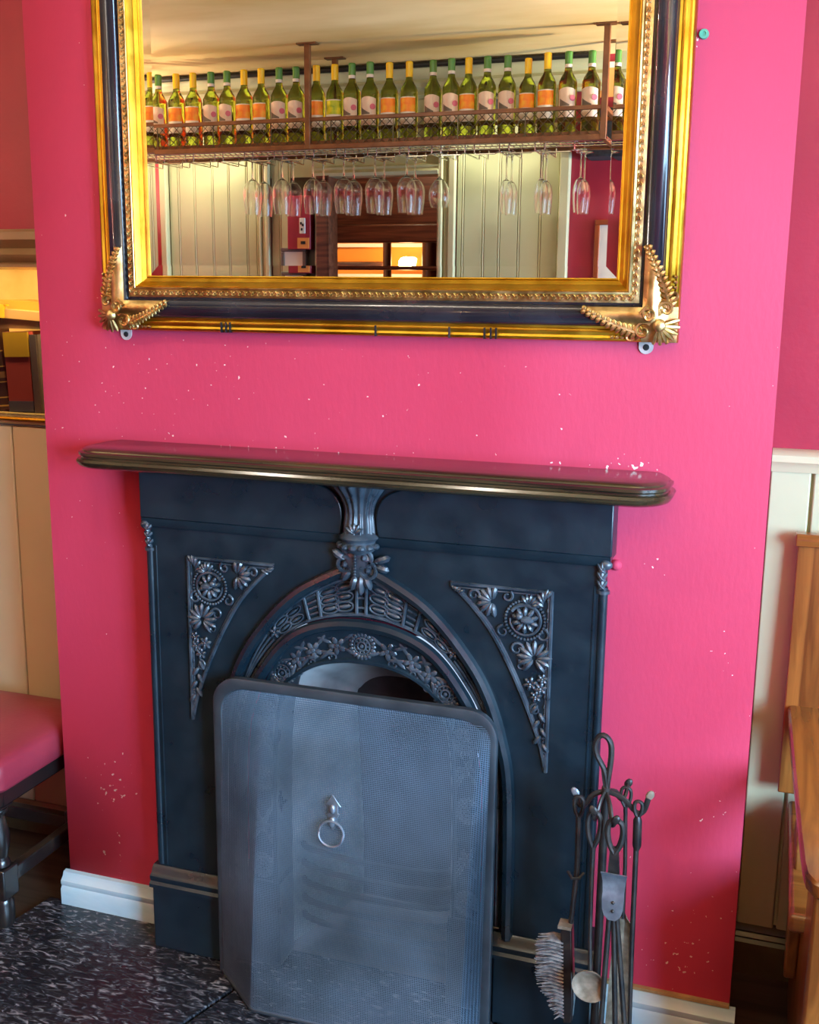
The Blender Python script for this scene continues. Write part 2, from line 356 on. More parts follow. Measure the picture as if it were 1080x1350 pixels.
b = MB(); b.box(-3.75, 1.80, -6.2, .6, -0.05, 0.0); struct(b.build('floor', FLOORM), 'dark boarded pub floor', 'floor')
b = MB(); b.box(-4.6, 1.80, -6.2, .6, CH, CH + .05); struct(b.build('ceiling', CEIL), 'smoke stained cream ceiling', 'ceiling')
b = MB(); b.box(-3.75, -3.70, -3.05, .6, 0, CH); struct(b.build('wall_left', PAINT_DARK))
# side wall with two windows
WINS = [(-1.65, -.45, .70, 1.9), (-2.98, -1.80, .70, 1.9)]
b = MB(); ys = sorted([-6.2, .6] + [v for q in WINS for v in q[:2]])
for a, c in zip(ys[:-1], ys[1:]):
    if any(abs(a - q[0]) < 1e-6 for q in WINS):
        b.box(1.75, 1.80, a, c, 0, .70); b.box(1.75, 1.80, a, c, 1.9, CH)
    else: b.box(1.75, 1.80, a, c, 0, CH)
wright = struct(b.build('wall_right', PAINT_DARK))
for i, (y0, y1, z0, z1) in enumerate(WINS):
    b = MB(); b.box(1.745, 1.80, y0, y0 + .05, z0, z1); b.box(1.745, 1.80, y1 - .05, y1, z0, z1); b.box(1.745, 1.80, y0, y1, z0, z0 + .05); b.box(1.745, 1.80, y0, y1, z1 - .05, z1)
    wo = struct(b.build('window_%d' % (i + 1), WHITEP))
    b = MB(); b.box(1.765, 1.79, (y0 + y1) / 2 - .012, (y0 + y1) / 2 + .012, z0 + .05, z1 - .05); b.build('glazing_bar', WHITEP, wo)
    b = MB(); b.box(1.765, 1.79, y0 + .05, y1 - .05, 1.55, 1.574); b.build('glazing_bar', WHITEP, wo)

# hearth of slate slabs
b = MB(); b.box(-1.57, 0.03, -.70, .0, 0.0, 0.004)
hearth = struct(b.build('hearth', DARK), 'black slate hearth with white flecks', 'hearth')
for poly in ([(-1.582, -.006), (-1.21, -.006), (-.99, -.15), (-1.045, -.32), (-1.13, -.72), (-1.70, -.72), (-1.612, -.18)],
             [(-1.205, -.006), (-.45, -.006), (-.45, -.72), (-1.122, -.72), (-1.037, -.32), (-.982, -.15)],
             [(-.444, -.006), (.0, -.006), (.04, -.72), (-.444, -.72)]):
    b = MB(); b.prism_z(poly, .002, .016); b.build('slab', SLATE, hearth, bevel=.003)
# skirting either side of the fireplace
SKP = [(0, .016), (-.024, .016), (-.024, .055), (-.019, .062), (-.022, .068), (-.022, .076), (-.014, .084), (-.010, .094), (0, .096)]
b = MB(); b.prism_x(SKP, XL - .012, -1.2355); s1 = struct(b.build('baseboard_front_left', SKIRT), 'white skirting tinted with blue light left of the fireplace', 'skirting')
b = MB(); b.prism_x(SKP, -.258, .012); s2 = struct(b.build('baseboard_front_right', SKIRT), 'white skirting tinted with blue light right of the fireplace', 'skirting')
b = MB(); b.box(-.258, .0, -.010, 0.0, .096, .102); b.build('worn_edge', SKIRT_E, s2)
b = MB(); b.box(-1.2375, -1.2355, -.023, 0, .016, .09); b.build('bare_end', SKIRT_E, s1)

# ================================================================== FIREPLACE
CX = -0.747
FY = -0.080                                   # face of the casting
fp = thing('cast_iron_fireplace', 'black cast iron fireplace with ornate pointed arch under the shelf', 'fireplace', (CX, 0, 0.016))
O_ = [(0, .948), (.06, .920), (.135, .874), (.2, .808), (.259, .722), (.296, .615), (.313, .5), (.318, .2)]
I_ = [(0, .828), (.055, .823), (.115, .806), (.165, .775), (.212, .72), (.252, .65), (.283, .52), (.288, .2)]
B_ = [(0, .803), (.05, .800), (.1, .786), (.145, .760), (.188, .712), (.224, .645), (.252, .52), (.258, .2)]
E_ = [(0, .735), (.04, .733), (.08, .725), (.115, .711), (.148, .688), (.174, .655), (.194, .52), (.198, .2)]
NS = 6
def arch(P, base=None):
    h = smoothpts(P, NS)
    if base is not None: h = h + [(h[-1][0], base)]
    return [(CX - x, z) for x, z in h[::-1]] + [(CX + x, z) for x, z in h[1:]]
def lerp(a, b, t): return a + (b - a) * t
def archpt(A, B, s, v):
    """point on the strip between two arches; s in -1..1 from foot to foot, v 0..1 across"""
    hA, hB = ARC[A], ARC[B]; t = min(abs(s), .9999) * (len(hA) - 1); i = int(t); fr = t - i
    x = lerp(lerp(hA[i][0], hA[i + 1][0], fr), lerp(hB[i][0], hB[i + 1][0], fr), v)
    z = lerp(lerp(hA[i][1], hA[i + 1][1], fr), lerp(hB[i][1], hB[i + 1][1], fr), v)
    return CX + (x if s >= 0 else -x), z
ARC = {'O': smoothpts(O_, NS), 'I': smoothpts(I_, NS), 'B': smoothpts(B_, NS), 'E': smoothpts(E_, NS)}
# face plate with the arched hole
oa = arch(O_); n = len(oa); half = n // 2
def rect_pt(i):
    k = abs(i - half) / half; sgn = -1 if i < half else 1
    kc = 0.56
    if k <= kc: return CX + sgn * .470 * k / kc, .992
    return CX + sgn * .470, lerp(.992, .20, (k - kc) / (1 - kc))
b = MB(); ra = [rect_pt(i) for i in range(n)]
b.loft([[(x, FY, z) for x, z in oa], [(x, FY, z) for x, z in ra], [(x, 0, z) for x, z in ra]], closed=False)
b.build('face_plate', IRON, fp)
# recessed spandrel of the arch and its reeded ornament
b = MB(); b.loft([[(x, FY + .004, z) for x, z in oa], [(x, FY + .012, z) for x, z in arch(I_)]], closed=False); b.build('arch_panel', IRON, fp)
def roll(name, pts, y, r, m=IRON, flat=1.0):
    b = MB(); b.tube([(x, y, z) for x, z in pts], r, 8, flat=flat); return b.build(name, m, fp)
def inset(A, B, v): return [(lerp(a[0], c[0], v), lerp(a[1], c[1], v)) for a, c in zip(arch(A), arch(B))]
roll('outer_arch_roll', [(x * 1, z) for x, z in inset(O_, I_, .08)], FY - .004, .0125, IRON)
b = MB(); b.tube([(x, FY + .002, z) for x, z in inset(O_, I_, .24)], .004, 6); b.build('arch_bead_line', IRON_W, fp)
roll('inner_arch_roll', inset(I_, B_, .5), FY + .002, .0125, IRON)
b = MB(); b.tube([(x, FY + .008, z) for x, z in inset(O_, I_, .93)], .0035, 6); b.build('arch_bead_line', IRON_W, fp)
# concave ring round the opening
def ring_y(v): return FY + .006 + .005 * v + .002 * math.sin(PI * v)
b = MB(); rings = []
for t in (0, .12, .3, .5, .7, .88, 1.0):
    y = ring_y(t)
    rings.append([(x, y, z) for x, z in inset(B_, E_, t)])
rings.append([(x, .02, z) for x, z in arch(E_)])
b.loft(rings, closed=False); b.build('opening_ring', IRON, fp)
b = MB(); b.tube([(x, FY + .010, z) for x, z in inset(B_, E_, .97)], .0055, 6); b.build('opening_lip', IRON, fp)

# relief helpers: low bosses standing proud of a plane that faces -y
def petal(b, x, z, ang, L, Wd, H, y, off=0.0):
    """half ellipsoid leaf starting at (x,z), pointing along ang in the x,z plane"""
    c, s_ = math.cos(ang), math.sin(ang)
    rot = Matrix(((c, 0, -s_), (0, 1, 0), (s_, 0, c)))
    b.ell((x + c * (off + L / 2), y, z + s_ * (off + L / 2)), (L / 2, H, Wd / 2), rot, 8, 4)
def loop(b, x, z, ang, L, Wd, r, y, n=14):
    """raised outline of a long rounded lobe"""
    c, s_ = math.cos(ang), math.sin(ang); P = []
    for i in range(n):
        a = 2 * PI * i / n; u = L / 2 + L / 2 * math.cos(a); v = Wd / 2 * math.sin(a)
        P.append((x + c * u - s_ * v, y, z + s_ * u + c * v))
    b.tube(P, r, 5, closed=True)
def spiral(b, x, z, a0, turns, r0, r1, rt, y, n=18, hand=1):
    P = []
    for i in range(n + 1):
        t = i / n; a = a0 + hand * 2 * PI * turns * t; r = lerp(r0, r1, t)
        P.append((x + r * math.cos(a), y, z + r * math.sin(a)))
    b.tube(P, [rt * lerp(1, .55, i / n) for i in range(n + 1)], 5)
def beads(b, x, z, R, n, r, y, a0=0, a1=2 * PI):
    for i in range(n):
        a = a0 + (a1 - a0) * i / n; b.ell((x + R * math.cos(a), y, z + R * math.sin(a)), (r, r, r), None, 6, 4)
def rosette(x, z, R, y):
    b = MB()
    for i in range(20): petal(b, x, z, 2 * PI * i / 20, R * .42, R * .27, .0035, y, off=R * .58)
    P = [(x + R * .56 * math.cos(2 * PI * i / 18), y - .001, z + R * .56 * math.sin(2 * PI * i / 18)) for i in range(18)]
    b.tube(P, R * .07, 5, closed=True)
    P = [(x + R * .30 * math.cos(2 * PI * i / 14), y - .002, z + R * .30 * math.sin(2 * PI * i / 14)) for i in range(14)]
    b.tube(P, R * .08, 5, closed=True)
    beads(b, x, z, R * .43, 10, R * .08, y - .001); b.ell((x, y - .002, z), (R * .15, .004, R * .15), None, 8, 4)
    return b
def flower(b, x, z, R, y, n=6, a0=0.3):
    for i in range(n): petal(b, x, z, a0 + 2 * PI * i / n, R, R * .55, .004, y)
    b.ell((x, y - .002, z), (R * .25, .004, R * .25), None, 8, 4)
# rosettes and leaf sprays on the ring
for s in (0.0, .60, -.60, .79, -.79, .89, -.89, .97, -.97):
    v = .48; x, z = archpt('B', 'E', s, v); rosette(x, z, .0305, ring_y(v) - .001).build('rosette', IRON_W, fp)
for s in (.17, .34, .47, .695, .84, .93):
    for sg in (1, -1):
        b = MB()
        x, z = archpt('B', 'E', s * sg, .5); x2, z2 = archpt('B', 'E', (s + .03) * sg, .5); ta = math.atan2(z2 - z, x2 - x); y = ring_y(.5) - .001
        flower(b, x, z, .021, y, 5, ta)
        for q in (-1, 1):
            petal(b, x, z, ta + q * .5, .038, .009, .0035, y, .012); petal(b, x, z, ta + PI + q * .5, .038, .009, .0035, y, .012)
            spiral(b, x + .026 * math.cos(ta + q * 1.0), z + .026 * math.sin(ta + q * 1.0), ta, 1.0, .010, .003, .0022, y, hand=q)
        b.build('leaf_spray', IRON_W, fp)
# reeds of the arch: rows of long lobes running away from the keystone
b = MB(); y = FY + .006
for sg in (1, -1):
    for (s0, ds, rows) in ((.055, .085, 3), (.125, .085, 3), (.30, .075, 2), (.37, .07, 2)):
        for q in range(rows):
            v = .30 + (q + .5) * (.56 / rows)
            x, z = archpt('O', 'I', (s0 + ds) * sg, v); x2, z2 = archpt('O', 'I', s0 * sg, v)
            L = math.hypot(x2 - x, z2 - z); a = math.atan2(z2 - z, x2 - x)
            wdt = .020 if rows == 3 else .015
            loop(b, x, z, a, L, wdt, .0022, y); petal(b, x, z, a, L * .8, wdt * .45, .004, y, L * .1)
    for s in (.035, .215, .275):
        P = [(*archpt('O', 'I', s * sg, .27 + .64 * i / 5), 0) for i in range(6)]
        b.tube([(p[0], y - .001, p[1]) for p in P], .0034, 6)
    for q in range(4):
        v = .34 + q * .15
        for (sa, sb) in ((.225, .265),):
            p, r = archpt('O', 'I', sa * sg, v), archpt('O', 'I', sb * sg, v); b.tube([(p[0], y, p[1]), (r[0], y, r[1])], .0025, 5)
        p, r = archpt('O', 'I', 0, .30 + q * .17), archpt('O', 'I', .03 * sg, .30 + q * .17); b.tube([(p[0], y, p[1]), (r[0], y, r[1])], .0025, 5)
    x, z = archpt('O', 'I', .455 * sg, .55)
    flower(b, x, z, .014, y, 5)
    for q in range(3):
        P = [(*archpt('O', 'I', (.48 + .30 * i / 6) * sg, lerp(.35 + .2 * q, .62, i / 6)), 0) for i in range(7)]
        b.tube([(p[0], y, p[1]) for p in P], .0022, 5)
b.build('arch_reeds', IRON_W, fp)
# triangular corner panels
for sg in (-1, 1):
    T = [(.186, .922), (.225, .885), (.262, .842), (.294, .790), (.324, .730), (.350, .670), (.370, .615), (.381, .566)]
    poly = [(CX + sg * .381, .922)] + [(CX + sg * x, z) for x, z in smoothpts(T, 3)]
    b = MB(); b.prism(poly, FY - .0012, FY + .002); pan = b.build('corner_panel', IRON, fp)
    b = MB(); b.tube([(x, FY - .003, z) for x, z in poly], .0042, 6, closed=True)
    inn = [(lerp(x, CX + sg * .325, .10), lerp(z, .845, .10)) for x, z in poly]
    b.tube([(x, FY - .002, z) for x, z in inn], .002, 5, closed=True); b.build('panel_border', IRON_W, pan)
    X = lambda o: CX + sg * o
    b = MB(); y = FY - .004
    A = lambda a: a if sg > 0 else PI - a            # mirror an angle
    cx, cz = X(.332), .864
    beads(b, cx, cz, .0375, 36, .0030, y); 
    spiral(b, cx, cz, A(2.6), .92, .0300, .0290, .0040, y, hand=-sg)
    for i in range(10): petal(b, cx, cz, i * .63 + .3, .021, .010, .007, y - .001, .006)
    b.ell((cx + sg * .004, y - .006, cz + .002), (.014, .009, .008)); b.ell((cx - sg * .010, y - .006, cz + .008), (.008, .008, .007))
    for i in range(6): petal(b, cx + sg * .006, cz + .028, A(.2 + .40 * i), .020, .009, .006, y, .004)
    for k_ in range(5): petal(b, X(.366), .893 + .004 * k_, A(2.6 - .45 * k_), .024, .010, .005, y)
    spiral(b, X(.366), .838, A(1.2), 1.0, .013, .004, .0030, y, hand=-sg); spiral(b, X(.290), .838, A(1.6), 1.0, .012, .004, .0030, y, hand=sg)
    lx, lz = X(.268), .894
    for i in range(8): petal(b, lx, lz, A(PI + (-1.75 + .50 * i)), .029, .012, .006, y, .003)
    spiral(b, X(.232), .903, A(0), 1.1, .012, .003, .0032, y, hand=sg); spiral(b, X(.297), .907, A(1), 1.0, .011, .003, .0030, y, hand=-sg)
    for i in range(3): petal(b, X(.214 - .006 * i), .911, A(PI + .5 - .4 * i), .018, .008, .004, y)
    px_, pz = X(.352), .792
    for i in range(11): petal(b, px_, pz, PI / 2 + (i - 5) * .50, .031, .011, .006, y, .004)
    spiral(b, X(.318), .806, A(0), 1.1, .014, .004, .0030, y, hand=sg); spiral(b, X(.326), .774, A(2), 1.0, .010, .003, .0028, y, hand=-sg)
    for (o, z, r) in ((.346, .740, .015), (.366, .733, .014), (.357, .716, .013), (.369, .752, .012)): flower(b, X(o), z, r, y, 6)
    spiral(b, X(.358), .690, A(1.5), 1.0, .012, .003, .0028, y, hand=sg)
    for i in range(6): petal(b, X(.362 + .002 * i), .700 - .015 * i, A(-PI / 2 + (.6 if i % 2 else -.6)), .024, .010, .005, y)
    for i in range(9): b.ell((X(.374 + .0006 * i), y, .634 - .007 * i), (.0030, .0030, .0030), None, 6, 4)
    for i in range(14):
        t = i / 13; b.ell((X(.3745), y, lerp(.905, .66, t)), (.002, .002, .0045), None, 6, 4)
    b.build('panel_ornament', IRON_W, pan)
    # slim corner column with leaf capital
    b = MB(); b.tube([(CX + sg * .474, FY + .004, .212), (CX + sg * .474, FY + .004, .940)], .0085, 10)
    b.tube([(CX + sg * .459, FY + .001, .212), (CX + sg * .459, FY + .001, .940)], .003, 6); colm = b.build('corner_column', IRON, fp)
    b = MB()
    for i in range(3):
        for q in (-1, 0, 1):
            petal(b, CX + sg * .472 + q * .006, .936 + .016 * i, PI / 2 + q * .7, .024, .010, .007, FY - .004 - .002 * i)
    b.ell((CX + sg * .478, FY - .006, .984), (.012, .009, .010)); b.lathe([(.0, .926), (.012, .928), (.012, .934), (0, .936)], (CX + sg * .474, FY + .004, 0), 10)
    b.build('leaf_capital', IRON_W, colm)
    # plinth block with stepped cap
    x0, x1 = sorted((CX + sg * .292, CX + sg * .488))
    b = MB(); b.box(x0, x1, -.098, 0, .016, .165); pl = b.build('plinth', IRON, fp, bevel=.003)
    b = MB(); b.prism_x([(0, .165), (-.106, .165), (-.106, .173), (-.100, .178), (-.102, .184), (-.102, .190), (-.094, .196), (-.091, .204), (-.084, .210), (0, .210)], x0 - .003, x1 + .003); b.build('plinth_cap', IRON, pl)
for sg in (-1, 1):
    x0, x1 = sorted((CX + sg * .188, CX + sg * .300))
    b = MB(); b.box(x0, x1, FY + .004, 0, .016, .215); b.build('jamb_base', IRON, fp, bevel=.003)
# frieze with two raised panels and its lower moulding
b = MB(); b.box(CX - .484, CX + .484, FY, 0, .985, 1.1035); fr = b.build('frieze', IRON, fp, bevel=.002)
for sg in (-1, 1):
    cur = [(.040, .999), (.036, 1.020), (.036, 1.045), (.042, 1.065), (.056, 1.082), (.080, 1.094), (.110, 1.1025)]
    poly = [(CX + sg * x, z) for x, z in smoothpts(cur, 3)] + [(CX + sg * .488, 1.1025), (CX + sg * .488, .999)]
    b = MB(); b.prism(poly, FY - .010, FY); b.build('frieze_panel', IRON, fr, bevel=.0025)
b = MB(); b.prism_x([(FY + .004, .980), (FY - .005, .980), (FY - .0085, .984), (FY - .0095, .999), (FY + .004, .999)], CX - .486, CX + .486); b.build('frieze_moulding', IRON, fr)
# fluted corbel over the keystone
b = MB()
prof = [(.030, 1.003), (.029, 1.022), (.027, 1.045), (.031, 1.066), (.041, 1.085), (.055, 1.1035)]
b.lathe(smoothpts(prof, 4), (CX, FY - .004, 0), 44, PI, 2 * PI, 'z', mod=lambda a, h: 1 + .085 * math.cos(a * 16))
corb = b.build('corbel', IRON_W, fp, angle=70)
b = MB(); b.lathe(smoothpts([(.026, .968), (.034, .974), (.040, .982), (.034, .988), (.036, .993), (.041, .998), (.034, 1.004), (.028, 1.008)], 2), (CX, FY - .006, 0), 24, PI, 2 * PI)
for i in range(7): a = PI + PI * (i + .5) / 7; b.ell((CX + .039 * math.cos(a), FY - .006 + .039 * math.sin(a), .982), (.008, .007, .006), Matrix.Rotation(a + PI / 2, 3, 'Z'))
for i in range(5): petal(b, CX, 1.008, PI / 2 + (i - 2) * .5, .022, .008, .005, FY - .034)
b.build('corbel_collar', IRON_W, corb)
b = MB(); yk = FY - .010
for (dx, dz, r) in ((-.026, .942, .015), (.014, .958, .015), (.022, .934, .016)):
    P = [(CX + dx + r * math.cos(2 * PI * i / 14), yk - .006, dz + r * math.sin(2 * PI * i / 14)) for i in range(14)]
    b.tube(P, .0045, 6, closed=True); b.ell((CX + dx, yk - .006, dz), (.007, .009, .007))
for (dx, dz, a, L) in ((-.024, .950, 2.6, .036), (-.022, .962, 2.1, .030), (.032, .950, .35, .038), (.036, .944, -.3, .030), (-.014, .935, -2.2, .034), (.006, .925, -1.57, .044), (-.004, .922, -1.85, .034), (.014, .925, -1.2, .034)):
    petal(b, CX + dx, dz, a, L, .017, .009, yk - .003); 
for i in range(9): b.ell((CX - .002, yk - .016, .968 - .006 * i), (.003, .003, .003), None, 6, 4)
b.ell((CX, yk, .945), (.034, .012, .032), None, 12, 6)
b.build('keystone_flowers', IRON_W, fp)
# firebox: splayed cheeks, sloping back, grate
fb = [(CX - .12, .62), (CX + .12, .62)]
Ea = [(x, max(z, .02)) for x, z in arch(E_, base=.02)]
def bk(x, z): return (CX + (x - CX) * .62, .26 if z < .45 else .26 - .12 * (z - .45) / .3, z * .86 if z > .1 else z)
b = MB(); b.loft([[(x, .015, z) for x, z in Ea], [bk(x, z) for x, z in Ea]], closed=False)
b.build('firebox_cheeks', ASH, fp)
b = MB(); poly = [bk(x, z) for x, z in Ea]; b.add(poly, [tuple(range(len(poly)))]); b.build('fireback', SOOT, fp)
for i in range(5):
    z = .10 + .042 * i; P = [(CX + .17 * math.sin(t), -.015 - .035 * math.cos(t) + .03, z) for t in [(-PI / 2 + PI * k / 12) for k in range(13)]]
    b = MB(); b.tube(P, .007, 6); b.build('grate_bar', SOOT, fp)

# ------------------------------------------------------------------ mantel shelf
mroot = thing('mantel_shelf', 'dark polished wooden mantel shelf with moulded rounded edge', 'shelf', (-.762, 0, 1.1035))
def shelf_outline(ins, n=8):
    x0, x1, yf, r = -1.368 + ins, -.158 - ins, -.158 + ins, .065 - ins * .6
    P = [(x0 + .012, 0.0), (x0, -.03)]
    for i in range(n + 1): a = PI + PI / 2 * i / n; P.append((x0 + r + r * math.cos(a), yf + r + r * math.sin(a)))
    for i in range(n + 1): a = 1.5 * PI + PI / 2 * i / n; P.append((x1 - r + r * math.cos(a), yf + r + r * math.sin(a)))
    return P + [(x1, -.03), (x1 - .012, 0.0)]
lev = [(.040, 1.1035), (.014, 1.1045), (.006, 1.108), (.002, 1.113), (.0, 1.118), (.003, 1.123), (.009, 1.125), (.009, 1.128), (.005, 1.131), (.005, 1.136), (.011, 1.1385), (.012, 1.141), (.018, 1.1445), (.024, 1.146)]
b = MB(); b.loft([[(x, y, z) for x, y in shelf_outline(i)] for i, z in lev], cap0=True, cap1=True)
b.build('moulded_board', MANTEL, mroot, angle=30)

# ================================================================== MIRROR
MX0, MX1, MZ0, MZ1 = -1.342, -.172, 1.381, 2.235
mir = thing('gilt_mirror', 'large mirror in a gilt and black frame above the mantel', 'mirror', ((MX0 + MX1) / 2, 0, MZ0))
def around(prof):
    b = MB()
    rings = [[(MX0 + u, -d, MZ0 + u), (MX1 - u, -d, MZ0 + u), (MX1 - u, -d, MZ1 - u), (MX0 + u, -d, MZ1 - u)] for u, d in prof]
    return b.loft(rings)
around([(0, .002), (0, .026), (.002, .031), (.006, .033), (.010, .030), (.0115, .031), (.015, .034), (.019, .034), (.022, .030), (.024, .031), (.027, .034)]).build('outer_gilt_moulding', GILT, mir, angle=60)
around([(.026, .032), (.028, .040), (.033, .047), (.040, .0515), (.047, .0525), (.054, .050), (.060, .045), (.0635, .040), (.064, .036), (.069, .036)]).build('black_moulding', BLACKL, mir, angle=60)
around([(.068, .034), (.068, .039), (.071, .0405), (.081, .0405), (.083, .044), (.086, .045), (.088, .043)]).build('inner_gilt_band', GILT_D, mir, angle=50)
around([(.0875, .044), (.090, .044), (.098, .036), (.099, .033), (.106, .0285), (.1085, .031), (.1105, .030), (.1105, .024)]).build('inner_gilt_slope', GILT, mir, angle=30)
# running scroll ornament on the inner band
b = MB()
def scroll(b, x, z, a):
    c, s_ = math.cos(a), math.sin(a)
    def T(u, v): return (x + c * u - s_ * v, -.0415, z + s_ * u + c * v)
    P = [T(-.007, .0035), T(-.003, .004), T(.0005, .001), T(-.001, -.003), T(.003, -.004), T(.007, -.001)]
    b.tube(P, [.0012, .0019, .0021, .0021, .0019, .0011], 5)
    p = T(.004, .002); b.ell(p, (.002, .0018, .002), None, 6, 4)
ib = .076; step = .0138
for (p0, p1) in (((MX0 + ib, MZ0 + ib), (MX1 - ib, MZ0 + ib)), ((MX1 - ib, MZ0 + ib), (MX1 - ib, MZ1 - ib)), ((MX1 - ib, MZ1 - ib), (MX0 + ib, MZ1 - ib)), ((MX0 + ib, MZ1 - ib), (MX0 + ib, MZ0 + ib))):
    L = math.hypot(p1[0] - p0[0], p1[1] - p0[1]); a = math.atan2(p1[1] - p0[1], p1[0] - p0[0]); k = int(L / step)
    for i in range(k): t = (i + .5) / k; scroll(b, lerp(p0[0], p1[0], t), lerp(p0[1], p1[1], t), a)
b.build('scroll_ornament', GILT_D, mir, kind='stuff')
# glass: flat centre and four bevelled borders
g = .108; bw = .023; gx0, gx1, gz0, gz1 = MX0 + g, MX1 - g, MZ0 + g, MZ1 - g; gy = -.0240; sl = .0190
b = MB(); b.add([(gx0 + bw, gy, gz0 + bw), (gx1 - bw, gy, gz0 + bw), (gx1 - bw, gy, gz1 - bw), (gx0 + bw, gy, gz1 - bw)], [(0, 1, 2, 3)])
b.build('mirror_glass', MIRROR, mir, smooth=False)
b = MB(); ye = gy - bw * sl
inn = [(gx0 + bw, gy, gz0 + bw), (gx1 - bw, gy, gz0 + bw), (gx1 - bw, gy, gz1 - bw), (gx0 + bw, gy, gz1 - bw)]
out = [(gx0, ye, gz0), (gx1, ye, gz0), (gx1, ye, gz1), (gx0, ye, gz1)]
for i in range(4):
    j = (i + 1) % 4; b = MB(); b.add([inn[i], inn[j], out[j], out[i]], [(0, 1, 2, 3)]); b.build('glass_bevel', MIRROR, mir, smooth=False)
b = MB(); b.box(MX0 + .02, MX1 - .02, -.022, -.004, MZ0 + .02, MZ1 - .02); b.build('backing_board', BLKWOOD, mir)
# corner castings
def corner_orn(sx, sz):
    cx, cz = (MX0 if sx > 0 else MX1), (MZ0 if sz > 0 else MZ1)
    b = MB()
    prof = [(.000, .0345), (.012, .037), (.020, .038), (.026, .041), (.033, .0490), (.040, .0535), (.047, .0545), (.054, .052), (.0605, .047)]
    # gilded skin over the black moulding along both arms, ending on a slant
    for arm in (0, 1):
        rings = []
        for u, d in prof:
            u2 = u + .0003; ln = .062 + .105 * max(0, (u - .018)) / .042 if u > .018 else .062
            s0 = u2; pts = []
            for t in (0, .25, .5, .75, 1.0):
                s = lerp(s0, ln + (.0 if t < 1 else .0), t)
                pts.append((cx + sx * (s if arm == 0 else u2), -d, cz + sz * (u2 if arm == 0 else s)))
            rings.append(pts)
        b.loft(rings, closed=False)
    o = b.build('corner_casting', GILT_D, mir, angle=60)
    b = MB()
    def P(u, v, d): return (cx + sx * u, -d, cz + sz * v)
    def sp(u, v, a0, turns, r0, r1, rt, d, hand=1):
        n = 16; pts = []
        for i in range(n + 1):
            t = i / n; a = a0 + hand * 2 * PI * turns * t; r = lerp(r0, r1, t); pts.append(P(u + r * math.cos(a), v + r * math.sin(a), d + .002 * t))
        b.tube(pts, [rt * lerp(1, .7, i / n) for i in range(n + 1)], 6)
    # shell boss on the mitre
    b.ell(P(.030, .030, .050), (.012, .008, .012))
    for i in range(7):
        a = PI * 1.25 + (i - 3) * .36
        pts = [P(.030 + r * math.cos(a), .030 + r * math.sin(a), .050 - (r - .01) * .35) for r in (.010, .018, .026, .034)]
        b.tube(pts, [.003, .004, .0042, .0028], 6)
    for sw in (0, 1):
        def S(u, v, *r):
            return (u, v) if sw == 0 else (v, u)
        h = 1 if sw == 0 else -1
        base = 0 if sw == 0 else PI / 2
        u, v = S(.058, .020); sp(u, v, base + h * 2.4, 1.15, .016, .004, .0036, .046, -h)
        u, v = S(.050, .046); sp(u, v, base + h * .3, 1.1, .014, .003, .0034, .054, h)
        u, v = S(.082, .010); sp(u, v, base + h * 1.8, .9, .011, .003, .0030, .038, h)
        # leaf spray climbing along the slanted end
        stem = [P(*S(lerp(.056, .166, t), lerp(.014, .058, t ** 1.3)), .042 + .013 * min(1, t * 1.3)) for t in [k_ / 10 for k_ in range(11)]]
        b.tube(stem, [lerp(.0042, .0018, k_ / 10) for k_ in range(11)], 6)
        for i in range(12):
            t = i / 11; uu, vv = lerp(.060, .160, t), lerp(.016, .055, t ** 1.3); d = .041 + .014 * min(1, t * 1.3)
            for q in (-1, 1):
                a = .38 + q * (1.0 if q < 0 else .55); L = lerp(.017, .009, t); pts = []
                for m_ in range(4):
                    r = L * m_ / 3; u2, v2 = S(uu + r * math.cos(a + q * .25 * m_ / 3), vv + r * math.sin(a + q * .25 * m_ / 3)); pts.append(P(u2, v2, d + .0015 - .001 * m_ / 3))
                b.tube(pts, [.0024, .0046, .0042, .0010], 6, flat=.8)
        for i in range(6):
            u, v = S(.068 + .009 * i, .008); b.ell(P(u, v, .037), (.004, .004, .0032), None, 6, 4)
    b.build('scrollwork', GILT_D, o)
for sx in (1, -1):
    for sz in (1, -1): corner_orn(sx, sz)
# gilding marks where the black line is broken along the bottom edge
for x in (-1.065, -1.055, -1.046, -.735, -.588, -.520, -.508, -.498):
    b = MB(); b.box(x - .0018, x + .0018, -.0350, -.012, MZ0 - .0006, MZ0 + .020); b.build('scorch_mark', BLACKL, mir)
for x in (-1.307, -.228):
    b = MB(); pts = [(x - .013, 1.392), (x + .013, 1.392)] + [(x + .013 * math.cos(-PI * i / 10), 1.372 + .013 * math.sin(-PI * i / 10)) for i in range(11)]
    b.prism(pts, -.004, -.001); pt = b.build('fixing_plate', ZINC, mir)
    b = MB(); b.lathe([(0, -.0062), (.0048, -.0055), (.006, -.0038), (.006, -.003)], (x, 0, 1.371), 12, axis='y'); b.build('screw', DARK, pt)
b = MB(); b.lathe([(0, -.004), (.0035, -.004), (.0040, -.006), (.0075, -.006), (.0085, -.003), (.0085, 0)], (-.160, 0, 1.894), 16, axis='y')
tag(b.build('wall_plug', mat('green_plastic', (.10, .42, .30), .4)), 'green plastic wall plug left in the wall beside the mirror', 'wall plug')

